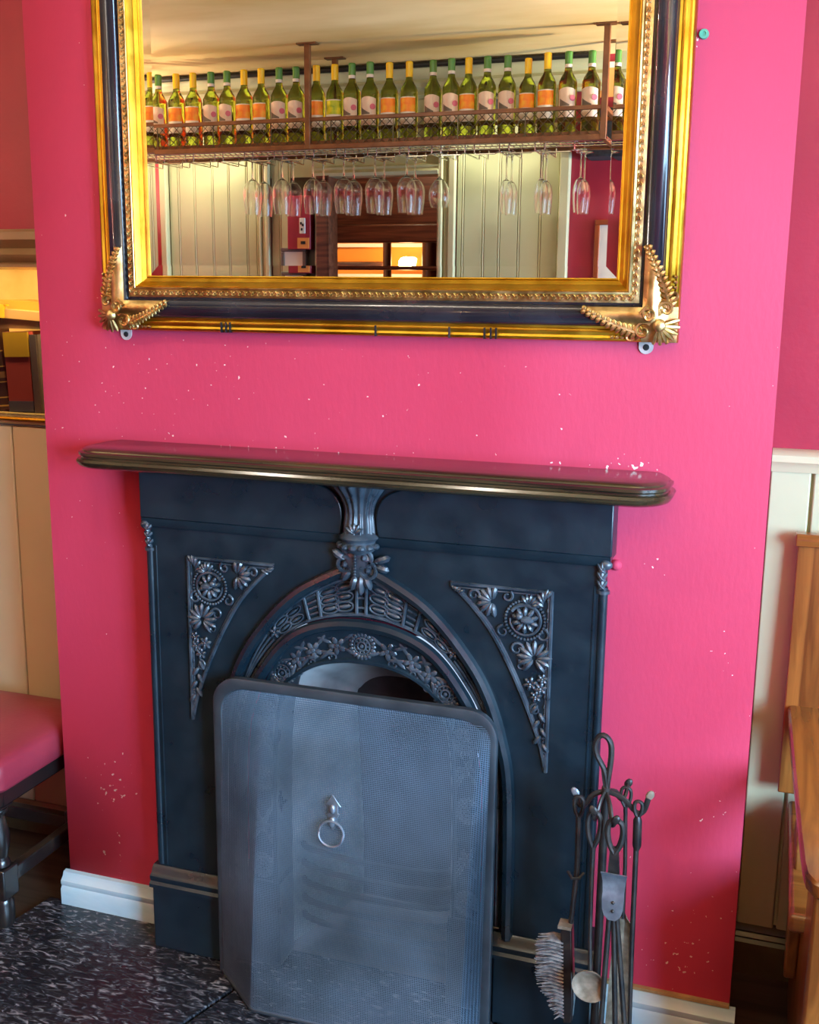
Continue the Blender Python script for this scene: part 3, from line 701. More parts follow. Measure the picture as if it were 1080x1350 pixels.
# ================================================================== FIRE SCREEN
SX0, SX1, SZ0, SZ1, SY = -1.050, -.452, .018, .690, -.128
scr = thing('fire_screen', 'freestanding grey wire mesh fire screen with ring handle before the fire', 'fire screen', (-.75, SY, SZ0))
def bulge(x, z):
    h = max(0.0, min(1.0, (SZ1 - .02 - z) / .62)); h = h ** .6
    gl = max(0.0, min(1.0, (x - SX0) / .125)); gr = max(0.0, min(1.0, (SX1 - x) / .030))
    return .104 * h * min(gl, gr)
RC = .055
def ztop(x):
    d = min(x - SX0, SX1 - x)
    return SZ1 if d >= RC else SZ1 - RC + math.sqrt(max(0, RC * RC - (RC - d) ** 2))
def spt(x, z, lift=0.0): return (x, SY - bulge(x, z) - lift, z)
# hoop frame: angle iron round the sides and top, and a rod along the bottom
hp = [(SX0, SZ0)] + [(SX0, SZ0 + (SZ1 - RC - SZ0) * i / 8) for i in range(1, 9)]
hp += [(SX0 + RC - RC * math.cos(PI / 2 * i / 8), SZ1 - RC + RC * math.sin(PI / 2 * i / 8)) for i in range(1, 9)]
hp += [(lerp(SX0 + RC, SX1 - RC, i / 8), SZ1) for i in range(1, 9)]
hp += [(SX1 - RC + RC * math.sin(PI / 2 * i / 8), SZ1 - RC + RC * math.cos(PI / 2 * i / 8)) for i in range(1, 9)]
hp += [(SX1, SZ1 - RC + (SZ0 - SZ1 + RC) * i / 8) for i in range(1, 9)]
def hoop(ins, y):
    cx, cz = (SX0 + SX1) / 2, .33
    return [(cx + (x - cx) * (1 - ins / .30), y, SZ0 + (z - SZ0) * (1 - ins / .67)) for x, z in hp]
b = MB(); b.loft([hoop(0, SY + .012), hoop(-.001, SY + .006), hoop(-.001, SY - .005), hoop(.004, SY - .008), hoop(.018, SY - .007), hoop(.021, SY - .003)], closed=False)
b.build('hoop_frame', SCRF, scr)
bt = [spt(lerp(SX0 + .002, SX1 - .002, i / 60), SZ0 + .004) for i in range(61)]
b = MB(); b.tube(bt, .0042, 6); b.build('bottom_rod', SCRF, scr)
b = MB()
pitch, wr_ = .0036, .00085
def wire(pts, r):
    n = len(pts); v = []
    for i, p in enumerate(pts):
        t = Vector(pts[min(i + 1, n - 1)]) - Vector(pts[max(i - 1, 0)]); t.normalize()
        u = t.cross(Vector((0, 1, 0))); u.normalize(); q = Vector(p)
        v += [q + u * r, q + Vector((0, -r, 0)), q - u * r]
    f = []
    for i in range(n - 1):
        for k in range(3): k2 = (k + 1) % 3; f.append((i * 3 + k, i * 3 + k2, i * 3 + 3 + k2, i * 3 + 3 + k))
    b.add(v, f)
x = SX0 + .012
while x < SX1 - .010:
    zt = ztop(x) - .012; wire([spt(x, lerp(SZ0, zt, i / 9)) for i in range(10)], wr_); x += pitch
z = SZ0 + .004
KX = [SX0, SX0 + .06, SX0 + .12, SX0 + .13, SX0 + .25, SX0 + .40, SX1 - .05, SX1 - .032, SX1 - .026, SX1]
while z < SZ1 - .012:
    lo, hi = SX0 + .010, SX1 - .010
    if z > SZ1 - RC:
        e = RC - math.sqrt(max(0, RC * RC - (z - SZ1 + RC) ** 2)); lo += e; hi -= e
    xs_ = sorted([lo, hi] + [k for k in KX if lo < k < hi]); wire([spt(q, z, .0008) for q in xs_], wr_); z += pitch
sm = b.build('wire_mesh', STEEL, scr, smooth=False); sm['kind'] = 'stuff'
# arrow-shaped back plate and ring
hx, hz = -.762, .452; hy = SY - bulge(hx, hz) - .003
b = MB(); b.prism([(hx - .016, hz + .026), (hx, hz + .050), (hx + .018, hz + .026), (hx + .011, hz + .028), (hx + .011, hz + .012), (hx + .015, hz + .012), (hx + .009, hz), (hx + .009, hz - .012), (hx, hz - .026), (hx - .009, hz - .012), (hx - .009, hz), (hx - .013, hz + .008), (hx - .008, hz + .012), (hx - .009, hz + .028)], hy - .003, hy)
b.ell((hx, hy - .004, hz + .020), (.006, .005, .010)); b.ell((hx, hy - .005, hz - .006), (.007, .006, .012)); b.build('handle_plate', STEELB, scr, bevel=.001)
b = MB(); b.tube([(hx + .026 * math.sin(2 * PI * i / 28), hy - .010 - .004 * (i > 7 and i < 21), hz - .028 + .026 * math.cos(2 * PI * i / 28)) for i in range(28)], .0026, 8, closed=True); b.build('ring_handle', STEELB, scr)

# ================================================================== COMPANION SET
TY = -.22
st = thing('companion_stand', 'black wrought iron fire tool stand with looped top beside the fireplace', 'tool stand', (-.232, TY, .016))
b = MB(); b.tube([(-.232, TY, .03), (-.232, TY, .62)], .0075, 10); b.build('pole', WROUGHT, st)
b = MB(); cxl = -.240
P = smoothpts([(-.230, TY, .618), (-.236, TY, .650), (-.250, TY, .676), (-.254, TY, .695), (-.248, TY, .711), (-.238, TY, .714), (-.228, TY, .703), (-.2255, TY, .682), (-.2275, TY, .650), (-.231, TY, .618)], 4)
b.tube(P, .0052, 8); b.prism([(-.241, .650), (-.2265, .650), (-.225, .618), (-.236, .618)], TY - .004, TY + .004); b.build('loop_handle', WROUGHT, st)
for (x, y, z, tipz, m_) in ((-.278, TY - .005, .588, .600, STEELB), (-.165, TY - .005, .592, .615, RUSTY), (-.208, TY - .055, .583, .588, WROUGHT), (-.243, TY - .046, .586, .594, WROUGHT), (-.206, TY + .070, .580, .592, WROUGHT)):
    c0 = Vector((-.232, TY, .612)); e = Vector((x, y, z)); d = (e - c0); 
    P = smoothpts([tuple(c0), tuple(c0 + d * .45 + Vector((0, 0, .002))), tuple(c0 + d * .8 + Vector((0, 0, -.012))), (x, y, z - .004), (x + d.x * .12, y + d.y * .12, tipz + .004)], 4)
    b = MB(); b.tube(P, .0048, 8, flat=.7); hk = b.build('hook', WROUGHT, st)
    b = MB(); b.ell((x + d.x * .14, y + d.y * .14, tipz + .004), (.007, .004, .010), Matrix.Rotation(.5 if d.x > 0 else -.6, 3, 'Y')); b.build('hook_tip', m_, hk)
b = MB(); b.lathe([(0, .034), (.010, .034), (.012, .026), (.05, .020), (.085, .006), (.085, 0), (0, 0)], (-.232, TY, .016), 28); b.build('base', WROUGHT, st)
def eye(b, x, y, z, w_, h, r):
    """long eye loop with its top at z"""
    P = [(x, y, z)]
    P = smoothpts([(x, y, z - h), (x - w_ * .35, y, z - h * .72), (x - w_ / 2, y, z - h * .38), (x - w_ * .4, y, z - h * .1), (x, y, z), (x + w_ * .4, y, z - h * .1), (x + w_ / 2, y, z - h * .38), (x + w_ * .35, y, z - h * .72), (x, y, z - h)], 4)
    b.tube(P, r, 8)
# tongs on the front hook
ty = TY - .058
tg = thing('fire_tongs', 'black iron fire tongs with riveted bright plate hanging on the stand', 'tongs', (-.205, ty, .04))
b = MB(); eye(b, -.205, ty, .590, .026, .062, .0052); b.prism([(-.212, .540), (-.198, .540), (-.194, .488), (-.214, .488)], ty - .004, ty + .004); b.build('eye_handle', WROUGHT, tg)
b = MB()
rings = []
for z, w_, dy in ((.500, .0225, -.010), (.494, .0215, -.004), (.480, .0195, .0), (.462, .0180, -.003), (.450, .0185, -.006), (.432, .0175, -.006), (.420, .014, -.006), (.412, .006, -.006)):
    rings.append([(-.2015 - w_, ty - .010 + dy, z), (-.2015 + w_, ty - .010 + dy, z), (-.2015 + w_, ty - .006 + dy, z), (-.2015 - w_, ty - .006 + dy, z)])
b.loft(rings, cap0=True, cap1=True); pl = b.build('riveted_plate', STEELB, tg)
for z in (.446, .430): b = MB(); b.ell((-.2005, ty - .0165, z), (.0032, .003, .0032)); b.build('rivet', WROUGHT, pl)
for (x0, x1) in ((-.207, -.215), (-.2005, -.181), (-.196, -.158)):
    b = MB(); b.tube(smoothpts([(x0, ty - .004, .425), (lerp(x0, x1, .35), ty - .004, .31), (lerp(x0, x1, .75), ty - .002, .17), (x1, ty, .055)], 4), [.0048] * 13, 8)
    b.build('tong_leg' if x1 != -.181 else 'spring_rod', WROUGHT, tg)
# round ladle shovel on the rear hook
ly = TY - .047
ld = thing('ember_ladle', 'ashy round pan fire shovel hanging behind the tongs', 'shovel', (-.238, ly, .19))
b = MB(); eye(b, -.243, ly, .594, .022, .068, .0045); b.tube([(-.243, ly, .528), (-.243, ly, .48), (-.240, ly - .004, .36), (-.236, ly - .010, .296)], [.005, .004, .0038, .004], 8); b.build('rod', WROUGHT, ld)
b = MB(); b.lathe([(0, .0), (.020, -.001), (.027, -.004), (.030, -.010), (.0305, -.013), (.028, -.012), (.025, -.008), (.015, -.005), (0, -.005)], (-.236, ly - .004, .270), 22, axis='y'); b.build('round_pan', RUSTY, ld)
# brush on the left hook
by = TY - .012
br = thing('hearth_brush', 'hearth brush with grey bristles hanging left of the tongs', 'brush', (-.280, by, .14))
b = MB(); eye(b, -.276, by, .600, .016, .040, .0035); b.tube([(-.276, by, .562), (-.274, by, .46), (-.281, by, .355)], [.0045, .005, .0045], 8)
b.tube([(-.290, by - .002, .455), (-.280, by - .012, .448), (-.268, by - .010, .450), (-.262, by, .456)], .003, 6); b.build('handle', WROUGHT, br)
b = MB(); b.prism([(-.298, .352), (-.277, .350), (-.268, .200), (-.270, .160), (-.286, .156), (-.288, .200)], by - .012, by + .012); b.build('brush_back', RUSTY if False else BLKWOOD, br, bevel=.003)
b = MB(); b.box(-.302, -.278, by - .013, by + .013, .346, .352); b.build('worn_end', RUSTY, br)
b = MB()
for i in range(22):
    t = i / 21; z0 = lerp(.318, .170, t)
    for k in range(9):
        yy = by + lerp(-.013, .013, k / 8); x0 = lerp(-.291, -.284, t); L = lerp(.050, .016, max(0, (t - .55) / .45)) * random.uniform(.88, 1.08); dz = random.uniform(-.004, .002)
        b.tube([(x0, yy, z0), (x0 - L * .5, yy * 1.0, z0 + .002), (x0 - L, yy + random.uniform(-.004, .004), z0 + dz - .003)], [.0024, .0020, .0010], 4)
bo = b.build('bristles', BRIST, br); bo['kind'] = 'stuff'
# poker on the right hook
pk = thing('fire_poker', 'black iron poker hanging on the right hook of the stand', 'poker', (-.174, TY - .006, .1))
px_ = -.174; pyy = TY - .006
b = MB(); eye(b, px_, pyy, .605, .014, .03, .0035); b.tube([(px_, pyy, .578), (px_, pyy, .570), (px_ + .001, pyy, .522), (px_ + .001, pyy, .515)], [.004, .0078, .0078, .005], 10); b.build('grip', WROUGHT, pk)
b = MB(); b.tube([(px_, pyy, .520), (px_ + .002, pyy, .33), (px_ + .008, pyy, .10)], [.0046, .0046, .0030], 8); b.build('rod', WROUGHT, pk)
# flat ash shovel standing behind
sh = thing('ash_shovel', 'rusty flat ash shovel blade hanging behind the tongs', 'shovel', (-.196, TY + .10, .05))
sy_ = TY + .075
b = MB(); eye(b, -.205, sy_, .590, .018, .04, .0032); b.tube([(-.205, sy_, .552), (-.200, sy_, .44), (-.199, sy_, .33)], .0038, 8); b.build('rod', WROUGHT, sh)
b = MB(); rings = []
for z, w_ in ((.335, .004), (.325, .012), (.30, .017), (.22, .021), (.12, .024), (.06, .025)):
    rings.append([(-.196 + w_ * q, sy_ + .006 - .012 * abs(q) ** 2, z) for q in (-1, -.6, 0, .6, 1)] + [(-.196 + w_ * q, sy_ + .009 - .012 * abs(q) ** 2, z) for q in (1, .6, 0, -.6, -1)])
b.loft(rings, cap0=True, cap1=True); b.build('blade', RUSTY, sh)

# ================================================================== STOOL
sx0, sx1, sy0, sy1 = -2.02, -1.552, -.20, .205
stl = thing('stool', 'dark wooden stool with red vinyl cushion beside the chimney breast', 'stool', ((sx0 + sx1) / 2, 0, 0))
def rrect(x0, x1, y0, y1, r, z, n=5):
    P = []
    for (cx, cy, a0) in ((x1 - r, y1 - r, 0), (x0 + r, y1 - r, PI / 2), (x0 + r, y0 + r, PI), (x1 - r, y0 + r, 1.5 * PI)):
        for i in range(n + 1): a = a0 + PI / 2 * i / n; P.append((cx + r * math.cos(a), cy + r * math.sin(a), z))
    return P
b = MB(); b.loft([rrect(sx0 + i, sx1 - i, sy0 + i, sy1 - i, .03, z) for i, z in ((.006, .368), (0, .376), (.0, .40), (.002, .424), (.010, .436), (.022, .442), (.06, .448), (.15, .452))], cap0=True, cap1=True); b.build('cushion', VINYL, stl)
b = MB()
for (a, c, d, e) in ((sx0 + .02, sx1 - .02, sy0 + .02, sy0 + .042), (sx0 + .02, sx1 - .02, sy1 - .042, sy1 - .02)): b.box(a, c, d, e, .325, .368)
for (a, c) in ((sx0 + .02, sx0 + .042), (sx1 - .042, sx1 - .02)): b.box(a, c, sy0 + .042, sy1 - .042, .325, .368)
b.build('apron', BLKWOOD, stl, bevel=.002)
LG = [(.030, .368), (.030, .315), (.022, .308), (.024, .300), (.014, .290), (.018, .270), (.024, .245), (.022, .215), (.016, .185), (.020, .178), (.022, .168), (.028, .160), (.028, .095), (.018, .085), (.024, .075), (.024, .03), (.016, .0)]
for lx in (sx0 + .05, sx1 - .055):
    for lyy in (sy0 + .06, sy1 - .05):
        b = MB(); b.box(lx - .025, lx + .025, lyy - .025, lyy + .025, .31, .368); b.lathe(LG[2:11], (lx, lyy, 0), 16); b.box(lx - .026, lx + .026, lyy - .026, lyy + .026, .09, .165); b.lathe(LG[13:] + [(0, 0)], (lx, lyy, 0), 16)
        b.build('leg', BLKWOOD, stl, bevel=.004)
for lx in (sx0 + .05, sx1 - .055): b = MB(); b.box(lx - .012, lx + .012, sy0 + .06, sy1 - .05, .11, .145); b.build('stretcher', BLKWOOD, stl, bevel=.003)
for lyy in (sy0 + .06, sy1 - .05): b = MB(); b.box(sx0 + .05, sx1 - .055, lyy - .012, lyy + .012, .11, .145); b.build('stretcher', BLKWOOD, stl, bevel=.003)

# ================================================================== SETTLE (right alcove)
stt = thing('wooden_settle', 'amber varnished wooden settle with broad arm in the right alcove', 'bench', (.8, .1, 0))
b = MB(); b.prism_x([(.215, .46), (.235, .46), (.262, .985), (.240, .985)], .062, 1.68); b.build('backrest', OAK, stt, bevel=.003)
b = MB(); b.prism_x([(.228, .978), (.270, .978), (.270, .990), (.262, 1.002), (.236, 1.002), (.226, .992)], .058, 1.68); b.build('top_rail', OAKX, stt, bevel=.002)
b = MB(); b.box(.085, 1.66, -.22, .235, .405, .44); b.build('seat', OAKX, stt, bevel=.008)
for x0 in (.066, 1.56):
    out = [(x0 + .002, .245), (x0 + .010, .0), (x0 + .022, -.30), (x0 + .026, -.375)]
    poly = out + [(x0 + .030, -.402), (x0 + .040, -.420), (x0 + .056, -.428), (x0 + .100, -.430), (x0 + .118, -.424), (x0 + .128, -.405), (x0 + .130, -.375), (x0 + .122, .245)]
    b = MB(); nP = len(poly); rings = []
    def arm_z(y): return .650 - .035 * (.245 - y) / .67
    for ins, dz in ((.006, -.030), (0, -.024), (0, -.006), (.004, -.001), (.010, 0)):
        cxx = x0 + .075; rings.append([(cxx + (x - cxx) * (1 - ins / .065), (y if y > .2 else y + ins), arm_z(y) + dz) for x, y in poly])
    b.loft(rings, cap0=True, cap1=True); b.build('arm', OAKY, stt)
    b = MB(); b.prism_x([(-.365, .016), (-.300, .016), (-.255, .30), (-.245, .44), (-.255, .55), (-.29, .592), (-.40, .592), (-.395, .45), (-.385, .30)], x0 + .042, x0 + .105); b.build('front_post', OAK, stt, bevel=.006)
    b = MB(); b.box(x0 + .050, x0 + .085, -.30, .235, .0, .405); b.build('end_panel', OAK, stt, bevel=.003)
    b = MB(); b.prism_x(smoothpts([(.02, .50), (-.03, .49), (-.06, .455), (-.055, .40), (-.03, .28), (.0, .18)], 3) + smoothpts([(.03, .18), (.06, .30), (.075, .42), (.06, .485), (.02, .50)], 3), x0 + .028, x0 + .050); b.build('side_bracket', OAK, stt, bevel=.004)
b = MB(); b.box(.12, 1.62, -.21, -.185, .05, .405); b.build('front_board', OAKX, stt, bevel=.003)

# ================================================================== BUILT-IN BOOKCASE (left alcove)
AMB = mat('amber_plaster', (.55, .36, .12), .7, col2=(.72, .52, .22), scale=9, bump=.6, bscale=14)
BKW = mat('shaded_gloss_trim', (.26, .18, .08), .35, col2=(.33, .23, .11), scale=6)  # trim darkened, the shadow on it is put into the colour
bk_ = thing('built_in_bookcase', 'glazed built-in bookcase with shade-darkened moulded cornice in the left alcove', 'bookcase', (-2.3, .3, 1.12))
x0, x1 = -3.0, XL - .002
b = MB(); b.prism_x([(.30, 1.515), (.276, 1.515), (.276, 1.521), (.284, 1.526), (.270, 1.534), (.264, 1.545), (.272, 1.556), (.276, 1.560), (.268, 1.566), (.258, 1.574), (.252, 1.580), (.252, 1.598), (.260, 1.605), (.30, 1.605)], x0, x1); b.build('cornice', BKW, bk_)
b = MB(); b.box(x0, x1, .30, .56, 1.515, 1.535); b.build('top_panel', BKW, bk_)
b = MB(); b.box(x0, x1, .275, .56, 1.125, 1.148); b.build('shelf_board', BKW, bk_, bevel=.004)
b = MB(); b.tube([(x0, .272, 1.140), (x1, .272, 1.140)], .0055, 8); b.build('brass_strip', GILT, bk_)
b = MB(); b.box(x0, x1, .55, .56, 1.148, 1.515); b.build('back_panel', AMB, bk_)
b = MB(); b.box(x0 - .02, x0, .30, .56, 1.12, 1.535); b.build('side_panel', BKW, bk_)
b = MB(); b.box(x1 - .004, x1, .30, .56, 1.12, 1.535); b.build('side_panel', BKW, bk_)
b = MB(); b.box(x0, x1 - .004, .302, .306, 1.149, 1.514); b.build('glass_pane', mat('cabinet_glass', (1, 1, 1), 0.0, trans=1.0, ior=1.2), bk_)
l = area_light('bookcase_strip_light', (-2.05, .322, 1.508), (-2.05, .42, 1.2), .9, .02, 5.0, (1.0, .68, .26))
def book(x, y, z, t, h, d, col, label, tilt=0.0, flat=False, bands=()):
    """standing book: t along x (spine faces -y), h up, d into the shelf; flat=True lies down (t is the height)"""
    o = thing('book', label, 'book', (x, y, z), 'books behind the bookcase glass')
    cm = mat('cover_' + label.replace(' ', '_')[:40], col, .45)
    pg = mat('aged_paper', (.62, .48, .26), .7)
    def put(bm, name, m, par): 
        q = bpy.data.objects.new(name, bm.mesh(name)); COL.objects.link(q); q.data.materials.append(m); q.parent = par; return q
    W, H, Dp = (t, h, d) if not flat else (h, t, d)
    c = MB()
    if not flat:
        c.box(0, .004, 0, Dp, 0, H); c.box(W - .004, W, 0, Dp, 0, H); c.box(0, W, -.002, .005, 0, H)
    else:
        c.box(0, W, 0, Dp, 0, .004); c.box(0, W, 0, Dp, H - .004, H); c.box(0, W, -.002, .005, 0, H)
    cv = put(c, 'cover', cm, o)
    p = MB(); p.box(.004, W - .004, .005, Dp - .004, .004, H - .004) if not flat else p.box(.004, W - .004, .005, Dp - .004, .004, H - .004); put(p, 'pages', pg, o)
    for (f0, f1, bc) in bands:
        q = MB(); q.box(-.0004, W + .0004, -.0034, .002, H * f0, H * f1); put(q, 'spine_band', mat('band_%.2f_%.2f_%.2f' % bc, bc, .4), o)
    o.rotation_euler = (0, tilt, 0); return o
GOLD = (.62, .42, .12)
book(-1.890, .34, 1.1485, .075, .205, .15, (.42, .06, .06), 'thick red book with gold top and blue foot behind glass', -.035, bands=((.0, .135, (.06, .08, .17)), (.69, 1.0, (.62, .38, .03)), (.995, 1.0, (.7, .6, .4))))
book(-1.812, .34, 1.1485, .020, .20, .15, (.12, .10, .12), 'thin dark book right of the red book', -.03)
book(-1.936, .345, 1.1485, .042, .200, .14, (.055, .025, .015), 'leaning brown leather book with gilt spine bands', -.10, bands=((.16, .175, GOLD), (.36, .375, GOLD), (.56, .575, GOLD), (.76, .775, GOLD), (.05, .07, GOLD), (.42, .50, (.30, .18, .07))))
book(-1.985, .345, 1.1485, .040, .12, .14, (.72, .42, .05), 'short yellow book beside the leather book', -.08)
book(-2.04, .345, 1.1485, .045, .21, .14, (.10, .05, .04), 'dark brown book at the edge of the picture')
book(-1.955, .36, 1.362, .026, .16, .14, (.16, .10, .06), 'brown book lying flat on the standing books', flat=True)
book(-1.905, .355, 1.389, .022, .115, .12, (.50, .30, .14), 'tan book lying on the brown book', flat=True, tilt=.06)
book(-1.950, .40, 1.413, .022, .15, .12, (.78, .25, .04), 'orange book on top of the lying books', flat=True, tilt=.05)
bky = book(-1.985, .352, 1.389, .034, .085, .02, (.80, .52, .04), 'small yellow booklet with a dark swirl', flat=True)
b = MB(); b.tube([(-1.925 + .011 * math.cos(a) * (1 - a / 9), .3495, 1.406 + .011 * math.sin(a) * (1 - a / 9)) for a in [i * .45 for i in range(16)]], .0012, 5); b.build('swirl_print', HILL, bky)

# ================================================================== THE ROOM BEHIND THE CAMERA (seen in the mirror)
BY = -3.05
b = MB()
b.box(-3.75, -2.10, BY - .06, BY, 0, CH); b.box(-2.10, -1.55, BY - .06, BY, 2.01, CH); b.box(-1.55, 1.75, BY - .06, BY, 0, CH); b.box(-2.10, -1.55, BY - .06, BY, 0, 1.15)
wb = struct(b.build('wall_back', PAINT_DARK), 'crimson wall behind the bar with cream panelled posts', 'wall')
def boards(edges, z0, z1, y0, m=CREAM, name='plank', t=.014):
    for a, c in zip(edges[:-1], edges[1:]):
        b = MB(); b.box(a + .006, c - .006, y0, y0 + t, z0, z1); b.build(name, m, wb, bevel=.003)
        b = MB(); b.tube([(c, y0 + t - .003, z0), (c, y0 + t - .003, z1)], .0042, 6); b.build('bead', CREAM2, wb)
boards([-2.985, -2.927, -2.836, -2.735, -2.645, -2.545, -2.490], 0, 2.35, BY)
b = MB(); b.box(-3.020, -2.985, BY, BY + .045, 0, 2.35); b.build('corner_post', CREAM2, wb, bevel=.006)
b = MB(); b.box(-2.489, -2.478, BY, BY + .004, 0, 2.35); b.build('shadow_gap', DARK, wb)
for (a, c, t) in ((-2.477, -2.462, .030), (-2.461, -2.440, .022), (-2.439, -2.418, .034)):
    b = MB(); b.box(a, c, BY, BY + t, 0, 2.35); b.build('architrave', CREAM2, wb, bevel=.005)
boards([-2.417, -2.365, -2.313], 0, 2.35, BY)
b = MB(); b.box(-2.312, -2.160, BY, BY + .003, 0, 2.01); b.build('side_panel', BROWNSK, wb)
b = MB(); b.box(-2.180, -2.165, BY, BY + .02, 0, 2.01); b.build('architrave', CREAM2, wb, bevel=.004)
b = MB(); b.box(-2.163, -2.10, BY, BY + .05, 0, 2.01); b.build('timber_post', DKBROWN, wb, bevel=.006)
for (a, c, t) in ((-1.552, -1.530, .040), (-1.528, -1.506, .022), (-1.504, -1.470, .036)):
    b = MB(); b.box(a, c, BY, BY + t, 0, 2.35); b.build('architrave', CREAM2, wb, bevel=.006)
boards([-1.470, -1.437, -1.338, -1.263, -1.170, -1.072, -.985], 0, 2.35, BY)
b = MB(); b.box(-.985, -.940, BY, BY + .045, 0, 2.35); b.build('corner_post', CREAM2, wb, bevel=.006)
# header over the opening and the cornice
b = MB(); b.box(-2.42, -1.55, BY, BY + .012, 2.008, 2.35); b.build('header_board', CREAM, wb)
b = MB(); b.box(-2.10, -2.094, BY - .062, BY + .05, 0, 2.01); b.build('jamb_lining', DKBROWN, wb)
b = MB(); b.box(-1.556, -1.55, BY - .062, BY + .03, 0, 2.01); b.build('jamb_lining', CREAM2, wb)
b = MB(); b.box(-2.10, -1.55, BY - .062, BY, 2.004, 2.010); b.build('head_lining', CREAM2, wb)
b = MB(); b.prism_x([(BY, 2.005), (BY + .045, 2.005), (BY + .05, 2.02), (BY + .03, 2.035), (BY + .04, 2.045), (BY, 2.06)], -2.17, -1.55); b.build('header_moulding', CREAM2, wb)
b = MB(); b.prism_x([(BY, 2.34), (BY + .02, 2.34), (BY + .03, 2.355), (BY + .022, 2.37), (BY + .045, 2.385), (BY + .05, 2.405), (BY + .04, 2.42), (BY + .06, 2.44), (BY + .07, 2.465), (BY + .07, CH), (BY, CH)], -3.7, -.80); b.build('cornice', CREAM, wb)
b = MB(); b.tube([(-3.70, BY + .085, 2.474), (-.85, BY + .085, 2.474)], .0125, 10); o = b.build('ceiling_pipe', mat('black_pipe', (.012, .011, .010), .45)); tag(o, 'black pipe running under the ceiling in the mirror', 'pipe')
# inner room: dark beam, orange wall, pillars, lamp
b = MB(); b.box(-4.6, -1.0, -4.06, -4.0, 1.845, CH); b.box(-4.6, -1.0, -4.06, -4.0, 0, 1.30)
wi = struct(b.build('wall_back_inner', DKBROWN), 'dark brown timber partition beyond the bar', 'wall')
b = MB(); b.box(-4.5, -1.0, -4.02, -3.955, 1.745, 1.845); b.build('timber_beam', DKBROWN, wi, bevel=.008)
b = MB(); b.box(-4.6, 1.8, -6.10, -6.0, 0, CH); wo_ = struct(b.build('wall_back_far', ORANGE), 'bright orange wall of the far room', 'wall')
b = MB(); b.box(-4.6, -1.0, -6.0, -5.97, 1.808, 1.835); b.build('picture_rail', WHITEP, wo_)
b = MB(); b.box(-3.9, -2.90, -6.0, -5.96, 1.45, 1.70); b.build('brown_dado', DKBROWN, wo_, bevel=.01)
b = MB(); b.box(-4.65, -4.6, -6.2, -3.05, 0, CH); struct(b.build('wall_left_far', ORANGE))
for (x, r, lab) in ((-2.70, .030, 'slim brown pillar before the orange wall'), (-2.375, .060, 'broad dark pillar before the orange wall')):
    b = MB(); b.lathe([(r * 1.2, 0), (r * 1.2, .1), (r, .12), (r, 2.4), (r * 1.2, 2.42), (r * 1.2, CH)], (x, -5.5, 0), 20); o = b.build('pillar', mat('brown_metal_pillar', (.12, .06, .04), .3, .4)); tag(o, lab, 'pillar')
lp = thing('wall_lamp', 'small glowing white wall lamp on the orange wall', 'lamp', (-2.666, -5.93, 1.67))
b = MB(); b.lathe([(.0, 1.655), (.034, 1.658), (.042, 1.695), (.046, 1.722), (.030, 1.732), (.0, 1.736)], (-2.666, -5.93, 0), 18); b.build('lamp_shade', mat('glowing_glass', (1, .9, .7), .5, emit=(1.0, .80, .42), estr=6), lp)
b = MB(); b.tube([(-2.666, -5.995, 1.64), (-2.666, -5.95, 1.64), (-2.666, -5.93, 1.655)], .008, 8); b.build('bracket', GILT, lp)
point_light('wall_lamp_light', (-2.666, -5.80, 1.68), 9, (1.0, .66, .30), .05)
point_light('far_room_fill', (-3.3, -5.0, 2.2), 34, (1.0, .72, .40), .12)  # extra unseen light added so the orange room reads bright
# red box with socket, picture, speaker, poster
rb = thing('red_wall_box', 'dark red wall box with white socket plate, seen in the mirror', 'box', (-2.25, BY, 1.66))
b = MB(); b.box(-2.311, -2.19, BY, BY + .05, 1.668, 1.92); b.build('body', PAINT_DARK, rb, bevel=.003)
b = MB(); b.box(-2.245, -2.215, BY + .05, BY + .056, 1.742, 1.815); sk = b.build('socket_plate', WHITEP, rb, bevel=.002)
for (dx, dz) in ((-2.236, 1.79), (-2.226, 1.782), (-2.232, 1.762)): b = MB(); b.box(dx - .004, dx + .004, BY + .056, BY + .0585, dz - .006, dz + .006); b.build('switch', DARK, sk)
b = MB(); b.box(-2.256, -2.196, BY + .05, BY + .055, 1.672, 1.722); og = b.build('orange_plate', mat('orange_card', (.75, .30, .08), .5), rb)
b = MB(); b.box(-2.238, -2.214, BY + .055, BY + .057, 1.692, 1.706); b.build('card_print', DARK, og)
def picture(name, label, x0, x1, z0, z1, fw, fm, depth, inner):
    p = thing(name, label, 'picture', ((x0 + x1) / 2, BY, z0)); y = BY + depth
    for (a, c, d, e) in ((x0, x1, z1 - fw, z1), (x0, x1, z0, z0 + fw), (x0, x0 + fw, z0 + fw, z1 - fw), (x1 - fw, x1, z0 + fw, z1 - fw)):
        b = MB(); b.box(a, c, BY, y, d, e); b.build('frame_rail', fm, p, bevel=.003)
    b = MB(); b.box(x0 + fw, x1 - fw, BY, y - .008, z0 + fw, z1 - fw); b.build('mount', WHITEP, p)
    for (fx0, fx1, fz0, fz1, m_) in inner:
        b = MB(); b.box(lerp(x0, x1, fx0), lerp(x0, x1, fx1), y - .008, y - .006, lerp(z0, z1, fz0), lerp(z0, z1, fz1)); b.build('print', m_, p)
    return p
GREYF = mat('grey_brown_frame', (.12, .09, .08), .4); MAHOG = mat('mahogany_frame', (.28, .06, .02), .3, coat=.4)
picture('framed_picture', 'small picture in grey frame below the red box in the mirror', -2.356, -2.222, 1.42, 1.676, .018, GREYF, .035, [(.35, .75, .3, .62, mat('print_grey', (.45, .42, .40), .6)), (.55, .75, .3, .5, mat('print_brown', (.2, .12, .08), .6))])
